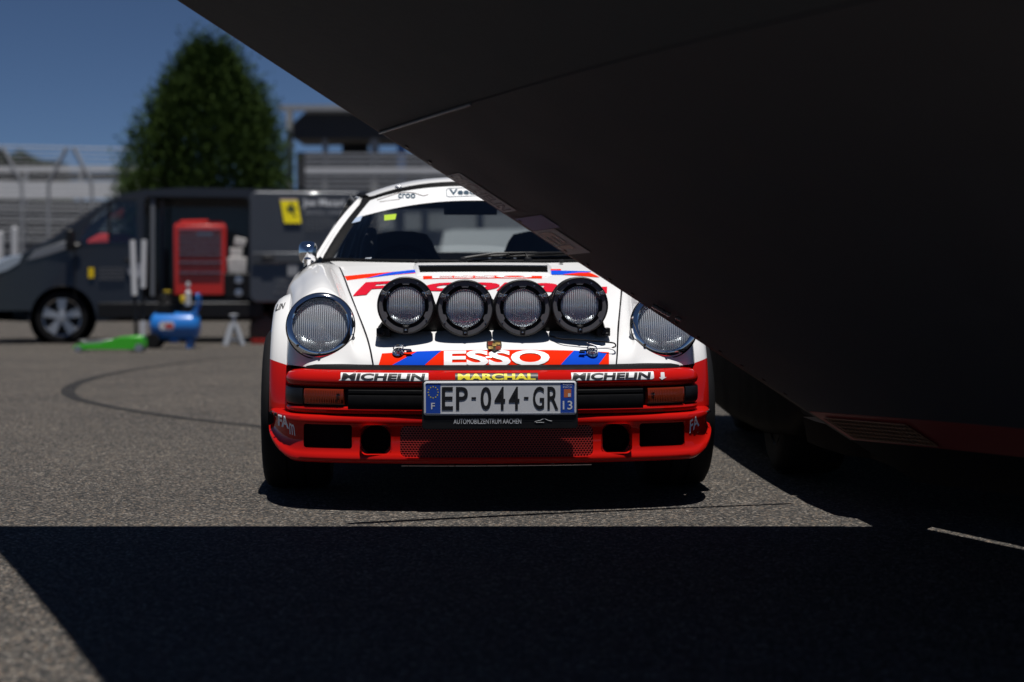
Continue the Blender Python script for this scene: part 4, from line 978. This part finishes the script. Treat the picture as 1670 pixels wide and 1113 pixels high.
def rwheel(x0, x1, y, rad):
    b = MB(); h = (x1-x0)/2; c = Vector(rl(((x0+x1)/2, y, rad)))
    b.lathe([(0,-h*.8),(rad*.6,-h*.86),(rad*.85,-h),(rad*.95,-h*.9),(rad,-h*.6),(rad,h*.6),(rad*.95,h*.9),(rad*.85,h),(rad*.6,h*.86),(0,h*.8)], c, (1,0,0), 48); w_ = b.build('wheel', M['tyre'], race, angle=50)
    b = MB(); b.lathe([(rad*.62,-h*.9),(rad*.55,-h*.75),(0,-h*.72)], c, (1,0,0), 32); b.build('rim', M['black'], w_)
rwheel(1.19,1.46,9.35,.31); rwheel(1.08,1.36,7.25,.31); rwheel(2.5,2.78,9.35,.31); rwheel(2.5,2.82,7.25,.31)
# low deck added parallel to the hinge line, outline shaped for its ground shadow
e0 = Vector((1.345,5.69,0)); dk = [(1.05,6.45),(1.06,6.24),(1.10,5.93),(1.16,5.84),(1.18,5.58),(1.325,5.58),(1.345,5.69)]+[tuple((e0+D2*v)[:2]) for v in (.6,1.4,2.4,3.4)]+[(4.2,2.6),(4.2,6.45)]
b = MB(); b.prism(dk, lambda x, y: rl((x+.05,y+.03,.20)), lambda x, y: rl((x-SX*.30,y-SY*.30,.30))); b.build('shadow_deck', M['tub'], race, angle=30, fixn=True)
# wooden chock
o = MB(); o.prism([(-.07,0),(.08,0),(.08,.05),(.02,.10),(-.06,.10)], lambda x, z: (x,-.1,z), lambda x, z: (x,.1,z)); o = o.build('wheel_chock', mat('raw_wood', (.42,.26,.14), .7, noise=.2, nscale=20), None, bevel=.005)
o.location = (1.43,10.75,0); tag(o, 'small pale wooden chock on the asphalt behind the race car wheel', 'chock')
# ================================================================== service van and tools
def five_spoke(c, rad, h, parent, mt, mr):
    b = MB(); b.lathe([(rad*.72,-h*.7),(rad*.76,-h),(rad*.93,-h),(rad,-h*.65),(rad,h*.65),(rad*.93,h),(rad*.76,h),(rad*.72,h*.7)], c, (0,1,0), 48); w_ = b.build('wheel', mt, parent, angle=50)
    b = MB(); f = Vector(c)+Vector((0,-h*.86,0)); b.lathe([(rad*.74,-.01),(rad*.74,.02),(rad*.68,.03),(rad*.66,.09)], f, (0,1,0), 40); b.lathe([(rad*.17,-.005),(rad*.15,-.02),(0,-.022)], f, (0,1,0), 20)
    for k in range(5):
        a = R(90+72*k); e = Vector((math.cos(a),0,math.sin(a))); t = Vector((-e.z,0,e.x))
        q = [f+e*rad*.12+t*rad*.10, f+e*rad*.70+t*rad*.19, f+e*rad*.70-t*rad*.19, f+e*rad*.12-t*rad*.10]; b.add([p+Vector((0,y,0)) for y in (0,.035) for p in q], [(0,1,2,3),(7,6,5,4),(0,4,5,1),(1,5,6,2),(2,6,7,3),(3,7,4,0)])
    b.build('rim', mr, w_, angle=30)
    b = MB(); b.lathe([(rad*.67,.08),(0,.085)], f, (0,1,0), 24); b.build('brake_disc', M['black'], w_)
def van(name, body_m, lower_m, open_door):
    root = empty(name)
    prof = [(.06,.30),(.0,.42),(.0,.62),(.03,.78),(.10,.95),(.25,1.06),(.55,1.19),(.72,1.28),(1.05,1.52),(1.40,1.76),(1.66,1.90),(1.95,1.97),(2.5,2.0),(4.6,1.98),(4.86,1.94),(4.94,1.6),(4.98,1.0),(4.98,.45),(4.92,.30)]
    def arch(u0): return [(u0+.41*math.cos(a), .33+.41*math.sin(a)) for a in np.linspace(0, math.pi, 15)]
    poly = prof+[(4.30,.28)]+[(max(3.46,min(4.28,u)), max(.28,z)) for u, z in arch(3.87)]+[(3.44,.28),(1.36,.28)]+[(u, max(.28,z)) for u, z in arch(.93)]+[(.51,.28)]
    rows = []
    for w_, sc, dz in ((0,.985,.0),(.03,1,0),(.5,1.0,.0),(1.0,1.0,.02),(1.5,1.0,.0),(1.97,1,0),(2.0,.985,0)):
        rows.append([(2.5+(u-2.5)*sc-(.10*(1-abs(w_-1)) if u < 1.0 else 0), w_+((z-1.2)*.16 if z > 1.2 else 0)*(1-w_), z+(dz if z > 1.9 else 0)) for u, z in poly])
    b = MB(); b.grid(rows, closed=True); k = len(poly); b.f.append(tuple(range(k))); b.f.append(tuple(reversed([6*k+i for i in range(k)]))); b.mi += [0,0]
    body = b.build('body', body_m, root, angle=40, fixn=True)
    cs = []
    if open_door:
        b = MB(); b.prism(rrect(1.95,3.29,.55,1.88,.08), lambda x, z: (x,-.3,z), lambda x, z: (x,1.75,z)); cs.append(b.build('c', M['matte'], None, fixn=True))
    b = MB(); b.prism([(1.16,1.28),(1.86,1.30),(1.86,1.83),(1.62,1.83),(1.40,1.70),(1.20,1.42)], lambda x, z: (x,-.3,z), lambda x, z: (x,2.5,z)); cs.append(b.build('c', M['matte'], None, fixn=True))
    b = MB(); b.box((1.55,1.0,1.1), (.95,1.7,1.25)); cs.append(b.build('c', M['matte'], None, fixn=True))
    b = MB(); b.prism([(.80,1.335),(1.58,1.87),(1.70,1.78),(1.15,1.25)], lambda x, z: (x-.14,.16,z), lambda x, z: (x-.14,1.84,z)); cs.append(b.build('c', M['matte'], None, fixn=True))
    cut(body, cs, 40)
    g = MB(); g.prism([(1.15,1.27),(1.87,1.29),(1.87,1.84),(1.62,1.84),(1.39,1.71),(1.19,1.43)], lambda x, z: (x, .022+(max(0,z-1.2))*.16, z), lambda x, z: (x, .030+(max(0,z-1.2))*.16, z)); g.build('door_window', M['tint'], root)
    g = MB(); g.prism([(1.15,1.27),(1.87,1.29),(1.87,1.84),(1.62,1.84),(1.39,1.71),(1.19,1.43)], lambda x, z: (x, 1.965-(max(0,z-1.2))*.16, z), lambda x, z: (x, 1.975-(max(0,z-1.2))*.16, z)); g.build('door_window', M['tint'], root)
    g = MB(); g.grid([[(.70,.12,1.275),(.62,1.0,1.28),(.70,1.88,1.275)],[(1.05,.15,1.53),(.96,1.0,1.54),(1.05,1.85,1.53)],[(1.64,.19,1.905),(1.57,1,1.915),(1.64,1.81,1.905)]]); gg = g.build('windscreen', M['tint'], root); gg.location = (-.012,0,.012)
    b = MB(); b.bar((1.52,.06,1.30),(1.52,.10,1.82), .03, .04); b.build('window_divider', M['matte'], root)
    # seams, sill, handle, mirror, lamps
    b = MB(); b.bar((1.10,-.003,.40),(1.10,-.003,1.28), .004, .012, up=(1,0,0)); b.bar((2.0,-.003,.40),(2.0,-.003,1.2), .004, .014, up=(1,0,0)); b.bar((2.0,-.003,1.2),(2.0,.107,1.9), .004, .014, up=(1,0,0)); b.build('door_seam', M['matte'], root)
    b = MB(); b.box((1.80,-.015,1.06), (.18,.03,.035)); b.build('door_handle', M['black'], root, bevel=.008)
    b = MB(); b.box((1.05,-.13,1.32), (.10,.20,.25)); b.box((1.12,-.02,1.25), (.12,.06,.06)); b.build('door_mirror', M['black'], root, bevel=.03, seg=3)
    b = MB(); b.prism([(.05,.90),(.10,1.0),(.30,1.10),(.46,1.13),(.42,1.02),(.28,.93),(.14,.88)], lambda x, z: (x,-.008,z), lambda x, z: (x-.08,.12,z)); b.build('headlight', mat('van_lamp', (.30,.34,.40), .12, coat=1), root, bevel=.01)
    b = MB(); b.box((.02,1.0,.48), (.14,1.96,.34)); b.build('front_bumper', lower_m, root, bevel=.02); b = MB(); b.box((2.42,-.008,.42), (2.08,.03,.20)); b.build('sill_cladding', lower_m, root, bevel=.02)
    b = MB(); b.prism([(.50,1.05),(.60,1.18),(.98,1.30),(1.03,1.27),(1.0,1.20),(.70,1.10)], lambda x, z: (x,-.004,z), lambda x, z: (x,.02,z)); b.build('corner_trim', mat('silver_trim', (.25,.26,.28), .35, metal=.5), root, bevel=.006)
    for x in (.93, 3.87): five_spoke((x,.16,.335), .335, .115, root, M['tyre'], mat('alloy', (.55,.56,.58), .3, metal=.8))
    for x in (.93, 3.87): b = MB(); b.lathe([(.40,-.0),(.40,.5),(0,.5)], (x,.05,.33), (0,1,0), 28); b.build('arch_liner', M['matte'], root)
    return root
M['vangrey'] = mat('van_grey_paint', (.026,.028,.033), .35, metal=.4, coat=.7, noise=.05, nscale=3)
M['vandoor'] = mat('van_door_lit', (.060,.065,.075), .38, metal=.35, coat=.6, noise=.05, nscale=3)  # van grey made lighter: daylight on the open door put into its colour
vn = van('service_van', M['vangrey'], M['black'], True); tag(vn, 'dark grey service van with its sliding door open, parked at left', 'van')
VA = R(9.0); p0 = P(-24, 470, 21.9); vn.location = (p0.x, p0.y, 0); vn.rotation_euler = (0,0,VA)
# slid-back door with writing
b = MB(); b.prism(rrect(3.29,4.76,.52,1.95,.10), lambda x, z: (x, -.14+max(0,z-1.2)*.16, z), lambda x, z: (x, -.08+max(0,z-1.2)*.16, z)); sd = b.build('sliding_door', M['vandoor'], vn, bevel=.015)
b = MB(); b.prism([(3.32,1.02),(4.74,1.02),(4.74,1.16),(3.32,1.16)], lambda x, z: (x,-.155,z), lambda x, z: (x,-.13,z)); b.build('door_crease', M['vandoor'], sd, bevel=.012)
b = MB(); b.box((3.52,-.165,1.09), (.16,.03,.045)); b.build('door_handle', M['black'], sd, bevel=.01)
def dm(x0, x1, z0, z1, off=.004, sk=0.0):
    return lambda u, v: (x0+(x1-x0)*u+sk*(1-v), -.14-off+max(0, z0+(z1-z0)*v-1.2)*.16, z0+(z1-z0)*v)
def dquad(name, f, m, par, n=2): b = MB(); b.grid([[f(i/n, j/n) for i in range(n+1)] for j in range(n+1)]); return b.build(name, m, par)
M['vanink'] = mat('van_lettering_grey', (.62,.64,.68), .5)
em = dquad('yellow_emblem', dm(3.68,3.90,1.54,1.84,sk=.05), mat('emblem_yellow', (.80,.66,.0), .45), sd)
dquad('emblem_top_stripe', dm(3.675,3.898,1.835,1.855,.006), mat('emblem_stripe', (.55,.42,.38), .5), em)
hs = [(.0,.10),(.03,.085),(.02,.05),(.045,.03),(.06,.04),(.075,.02),(.045,.0),(.035,-.03),(.055,-.07),(.07,-.075),(.065,-.09),(.035,-.08),(.015,-.035),(-.02,-.02),(-.03,-.045),(-.045,-.04),(-.03,.0),(-.05,.02),(-.06,.0),(-.07,.02),(-.045,.045),(-.015,.04),(-.02,.07)]
b = MB(); b.add([(3.815+x, -.148+max(0,1.71+z-1.2)*.16, 1.71+z) for x, z in hs], [tuple(range(len(hs)))]); b.build('emblem_figure', mat('emblem_black', (.02,.04,.01), .5), em)
text_on('lettering', 'Joe Macari', dm(3.97,4.50,1.735,1.86,.005), M['vanink'], sd, .01)
text_on('lettering', 'SERVICE + PARTS', dm(3.99,4.50,1.65,1.71,.005), mat('van_lettering_dim', (.20,.21,.24), .5), sd, .0)
b = MB()
for k, ln in enumerate((.36,.40,.44,.38,.30)):
    for q in range(int(ln/.05)): x = 4.0+.05*q; z = 1.615-.04*k; b.box((x+.02, -.145+max(0,z-1.2)*.16, z), (.034,.003,.014))
b.build('small_print', mat('van_lettering_faint', (.16,.17,.19), .5), sd)['kind'] = 'stuff'
dquad('pale_square', dm(3.77,3.90,.86,1.01,.005), mat('pale_print', (.30,.31,.33), .5, noise=.5, nscale=90), sd)
b = MB()
for k, ln in enumerate((.60,.66,.70)):
    for q in range(int(ln/.06)): x = 3.66-.03*k+.06*q; z = .80-.075*k; b.box((x+.02, -.145, z), (.04,.003,.026))
b.build('contact_lines', mat('van_lettering_dim2', (.13,.135,.15), .5), sd)
b = MB(); b.box((1.30,-.006,.90), (.07,.006,.13)); b.build('yellow_emblem', mat('emblem_yellow2', (.80,.55,.0), .45), vn)
b = MB()
for k in range(4):
    for q in range(6): b.box((1.42+.055*q, -.006, .955-.045*k), (.035,.005,.022))
b.build('contact_lines', M['vanink'].copy(), vn); bpy.data.materials['van_lettering_grey.001'].node_tree.nodes['Principled BSDF'].inputs[0].default_value = (.11,.11,.12,1)
b = MB(); b.lathe([(.10,-.004),(.10,.004),(0,.005)], (1.86,-.004,.93), (0,-1,0), 20); b.build('round_sticker', mat('round_pale', (.35,.36,.40), .5, noise=.4, nscale=30), vn)
b = MB(); b.box((2.62,1.0,.55), (1.36,1.5,.03)); b.build('load_floor', M['matte'], vn)
b = MB(); b.bar((2.06,.10,.6),(2.06,.16,1.85), .05, .05, up=(1,0,0)); b.bar((2.16,.5,.6),(2.16,.5,1.85), .04, .04, up=(1,0,0)); b.build('door_pillar', mat('pillar_grey', (.12,.13,.15), .5), vn)
def vw(x, y, z): c, s = math.cos(VA), math.sin(VA); return Vector((p0.x+x*c-y*s, p0.y+x*s+y*c, z))
# red jacket on the cab seat
b = MB(); rows = []
for k in range(9):
    t = k/8; rows.append([vw(1.22+.62*t, .55+.18*math.cos(a), 1.27+(.06+.10*math.sin(math.pi*t)*(1+.3*math.sin(9*t)))*math.sin(a)) for a in np.linspace(0, 6.283, 12, endpoint=False)])
b.grid(rows, closed=True); k = 12; b.f += [tuple(range(k)), tuple(reversed([8*k+i for i in range(k)]))]; b.mi += [0,0]
o = b.build('red_cloth', mat('red_cloth', (.50,.03,.03), .9), None, angle=60); tag(o, 'bright red cloth lying inside the van cab window', 'cloth')
b = MB(); b.box((1.55,1.0,1.12), (.75,1.6,.12)); b.build('cab_seat', M['matte'], vn, bevel=.04)
# red tool cabinet in the doorway
tcb = empty('tool_cabinet', vw(2.66,.05,.566), VA); tag(tcb, 'red metal tool cabinet with drawers standing in the van doorway', 'cabinet')
M['tool'] = mat('tool_red', (.55,.022,.016), .35, coat=.4); M['tooldark'] = mat('drawer_red', (.30,.016,.016), .4, coat=.3)
b = MB(); b.box((0,.2,.50), (.66,.40,.90)); b.build('body', M['tool'], tcb, bevel=.012)
for z, h in ((.87,.045),(.795,.05),(.735,.05),(.675,.05),(.615,.05),(.555,.05),(.45,.05),(.32,.045)):
    b = MB(); b.box((0,-.006,z), (.54,.02,h)); d = b.build('drawer', M['tooldark'], tcb, bevel=.004)
    b = MB(); b.box((0,-.022,z+h*.38), (.54,.014,.010)); b.build('handle', M['steel'], d)
b = MB(); b.box((.06,-.012,.83), (.20,.008,.055)); b.build('maker_plate', mat('plate_pale', (.55,.55,.58), .4), tcb, bevel=.002)
b = MB(); b.box((0,.2,.965), (.62,.36,.03)); b.tube([(-.25,.1,.99),(.1,.06,1.0)], .02, 8); b.tube([(0,.25,.99),(.27,.2,.995)], .016, 8); b.build('top_tray', M['tool'], tcb)
# clutter in the doorway
for c_, s_c, tl_c, lab in (((0,0,.10),(.24,.2,.20),0,'large pale carton, lowest of the stack beside the red tool cabinet'),((-.01,0,.262),(.16,.14,.12),0,'middle small pale carton of the stack beside the red tool cabinet'),((.04,.0,.40),(.15,.13,.11),.22,'tilted pale carton on top of the stack beside the red tool cabinet')):
    b = MB(); b.box((0,0,0), s_c, Matrix.Rotation(tl_c,3,'Y')); o = b.build('carton', bpy.data.materials.get('carton_white') or mat('carton_white', (.55,.53,.52), .7, noise=.4, nscale=14), None, bevel=.01)
    o.location = vw(3.13,.20,.90)+Vector(c_); o.rotation_euler = (0,0,VA); tag(o, lab, 'carton', 'cartons stacked in the van')
b = MB(); b.box((0,.2,.165), (.34,.45,.33)); o = b.build('equipment_case', M['black'], None, bevel=.02); o.location = vw(3.13,.05,.567); o.rotation_euler = (0,0,VA); tag(o, 'black equipment case under the pale cartons in the van', 'case')
for z in (.08,.24): b = MB(); b.lathe([(.05,0),(.05,-.01),(0,-.012)], (.02,-.03,z), (0,1,0), 14); b.build('dial', M['steel'], o)
# blue air compressor
cp_ = G(286, 568); cmp_ = empty('air_compressor', cp_); tag(cmp_, 'blue portable air compressor standing before the open van', 'compressor')
M['cblue'] = mat('compressor_blue', (.02,.17,.55), .28, coat=.6)
b = MB(); b.lathe([(0,-.30),(.06,-.298),(.12,-.28),(.158,-.245),(.168,-.20),(.168,.20),(.158,.245),(.12,.28),(.06,.298),(0,.30)], (0,0,.26), (1,0,0), 36); b.build('tank', M['cblue'], cmp_)
b = MB(); b.prism(rrect(-.16,.02,.22,.32,.04), lambda x, z: (x,-.1715,z), lambda x, z: (x,-.160,z)); tl_ = b.build('maker_label', mat('label_white', (.6,.6,.62), .5), cmp_); b = MB(); b.prism(rrect(-.09,.01,.24,.29,.02), lambda x, z: (x,-.174,z), lambda x, z: (x,-.171,z)); b.build('label_red', mat('label_red', (.5,.04,.04), .5), tl_)
b = MB(); b.box((-.10,0,.47), (.20,.18,.10)); b.box((-.14,0,.56), (.10,.14,.14))
for k in range(6): b.box((-.14,0,.50+.025*k), (.14,.17,.008))
b.lathe([(.08,-.02),(.085,0),(.08,.02),(0,.02)], (.02,-.02,.50), (0,1,0), 16); b.tube([(-.20,.02,.50),(-.25,0,.45),(-.22,0,.40)], .012, 6); b.tube([(-.10,-.05,.62),(-.05,-.1,.60),(0,-.1,.48)], .010, 6); b.build('pump', M['black'], cmp_, bevel=.006)
b = MB(); b.lathe([(.04,0),(.05,.02),(.05,.035),(.02,.04)], (-.10,0,.645), (0,0,1), 14); b.build('filter_cap', mat('cap_yellow', (.7,.5,.05), .4), cmp_)
b = MB(); b.lathe([(.018,0),(.036,.01),(.036,.16),(.02,.18),(.015,.23),(.028,.24),(.024,.28),(0,.285)], (.16,-.05,.50), (0,0,1), 16); b.build('water_filter', mat('filter_pale', (.55,.55,.56), .35), cmp_); b = MB(); b.box((.10,-.05,.58), (.06,.06,.08)); b.build('regulator', mat('regulator_yellow', (.75,.5,.02), .4), cmp_, bevel=.01)
b = MB(); hpts = [(.22,-.10,.40),(.27,-.10,.50),(.28,-.10,.60),(.27,-.06,.64),(.27,.06,.64),(.28,.10,.60),(.27,.10,.50),(.22,.10,.40)]; b.tube([crom(hpts, k/30) for k in range(31)], .014, 8); b.build('push_handle', M['cblue'], cmp_)
for sy in (-1,1):
    b = MB(); b.lathe([(0,-.02),(.05,-.022),(.085,-.02),(.09,0),(.085,.02),(0,.02)], (-.24,sy*.15,.09), (0,1,0), 20); b.build('wheel', M['tyre'], cmp_)
b = MB(); b.box((.18,-.1,.055), (.06,.05,.11)); b.box((.18,.1,.055), (.06,.05,.11)); b.box((.0,0,.10), (.10,.2,.06)); b.build('foot', M['cblue'], cmp_, bevel=.006)
# green trolley jack
jp = G(180, 574); jack = empty('trolley_jack', (jp.x, jp.y, 0), R(4)); tag(jack, 'bright green low trolley jack on the asphalt beside the compressor', 'jack')
M['green'] = mat('jack_green', (.05,.48,.02), .3, coat=.5)
for sy in (-1, 1):
    b = MB(); b.prism([(-.40,.05),(-.37,.03),(.36,.03),(.39,.06),(.39,.13),(.34,.17),(.12,.17),(-.10,.10),(-.36,.085)], lambda x, z: (x, sy*.13-.012, z), lambda x, z: (x, sy*.13+.012, z)); b.build('side_plate', M['green'], jack, bevel=.004)
b = MB(); b.bar((-.30,0,.09),(.14,0,.13), .12, .05); b.lathe([(.05,0),(.055,.02),(0,.022)], (-.30,0,.115), (0,0,1), 16); b.build('lift_arm', mat('jack_silver', (.35,.36,.36), .35, metal=.6), jack, bevel=.006)
b = MB(); b.box((.30,0,.12), (.16,.20,.12)); b.build('pump_block', M['green'], jack, bevel=.01)
for x, r_ in ((-.33,.04),(.34,.05)):
    for sy in (-1, 1):
        b = MB(); b.lathe([(0,-.02),(r_*.9,-.02),(r_,0),(r_*.9,.02),(0,.02)], (x, sy*.165, r_), (0,1,0), 18); b.build('wheel', M['steel'], jack)
hw = lambda px, py, Y: (P(px,py,Y)-Vector((jp.x,jp.y,0)))
def handle(pxb, pxt, yt, ymid, Y, name):
    b0, m0, t0_ = P(pxb,549,Y), P(pxb+(pxt-pxb)*.45,ymid,Y), P(pxt,yt,Y)
    return b0, m0, t0_
b0, m0, t0_ = handle(222,216,392,482,jp.y+.1,'')
Rj = Matrix.Rotation(-R(4), 3, 'Z')
def jl(p): return Rj @ (p-Vector((jp.x,jp.y,0)))
b = MB(); b.tube([jl(b0), jl(m0)], .020, 10); hd = b.build('handle', M['black'], jack)
b = MB(); b.tube([jl(m0), jl(t0_)], .034, 12); b.build('grip', mat('foam_white', (.66,.66,.68), .6), hd)
b0, m0, t0_ = handle(232,235,391,470,jp.y+1.1,'')
j2 = empty('jack_handle', (b0.x, b0.y, 0)); tag(j2, 'second long jack handle with white grip, right of the green jack handle', 'handle')
def j2l(p): return p-Vector((b0.x,b0.y,0))
b = MB(); b.tube([j2l(b0), j2l(m0)], .02, 10); b.build('rod', M['black'], j2); b = MB(); b.tube([j2l(m0), j2l(t0_)], .034, 12); b.build('grip', mat('foam_white2', (.66,.66,.68), .6), j2)
b = MB(); b.box((0,0,.03), (.2,.34,.06)); b.box((0,0,.10), (.10,.10,.12)); b.build('base', M['black'], j2, bevel=.01); b = MB(); q1 = j2l(P(233,549,b0.y-.03)); q2 = j2l(P(233,524,b0.y-.03)); b.tube([q1,q2], .04, 12); b.build('lower_sleeve', mat('foam_white3', (.6,.6,.62), .6), j2)
# axle stand
ap = G(381, 563); ax2 = empty('axle_stand', ap, R(15)); tag(ax2, 'grey steel axle stand with splayed legs under the van door', 'axle stand')
for k in range(4):
    a = R(45+90*k); b = MB(); b.bar((.03*math.cos(a),.03*math.sin(a),.27),(.15*math.cos(a),.15*math.sin(a),.0), .075, .014, up=(math.cos(a),math.sin(a),.5)); b.build('leg', mat('stand_grey', (.42,.44,.47), .4, metal=.4) if k == 0 else bpy.data.materials['stand_grey'], ax2)
b = MB(); b.tube([(0,0,.16),(0,0,.36)], .025, 10); b.box((0,0,.37), (.10,.06,.025)); b.build('post', bpy.data.materials['stand_grey'], ax2, bevel=.004)
b = MB()
for k in range(4): a, c = R(45+90*k), R(135+90*k); b.bar((.12*math.cos(a),.12*math.sin(a),.07),(.12*math.cos(c),.12*math.sin(c),.07), .006, .03)
b.build('brace', bpy.data.materials['stand_grey'], ax2)
# sack and red tray
sp_ = G(424, 560); b = MB(); rows = []
for k, (z, w_) in enumerate(((0,.17),(.08,.20),(.20,.19),(.30,.15),(.36,.07),(.38,.09))): rows.append([(w_*(1+.12*math.sin(3*a+k))*math.cos(a), w_*.8*math.sin(a), z) for a in np.linspace(0, 6.283, 18, endpoint=False)])
b.grid(rows, closed=True); b.f += [tuple(reversed(range(18))), tuple(5*18+i for i in range(18))]; b.mi += [0,0]; o = b.build('sack', mat('brown_sack', (.10,.07,.055), .9, noise=.4, nscale=12), None, angle=70); o.location = (sp_.x, sp_.y+.3, 0); tag(o, 'dark brown sack slumped on the ground near the white car fender', 'sack')
b = MB(); b.prism(rrect(-.16,.16,-.10,.10,.03), lambda x, y: (x,y,0), lambda x, y: (x*1.08,y*1.08,.06)); o = b.build('tray', M['tool'], None); o.location = (sp_.x+.10, sp_.y-.25, 0); tag(o, 'small red tray on the ground beside the brown sack', 'tray')
# white van far behind, seen through the coupe's glass
wv = van('white_van', mat('van_white', (.70,.71,.72), .4, coat=.5), M['black'], False); wv.location = (3.3, 42, 0); wv.rotation_euler = (0,0,R(180)); tag(wv, 'white panel van far behind, glimpsed through the coupe windscreen', 'van')
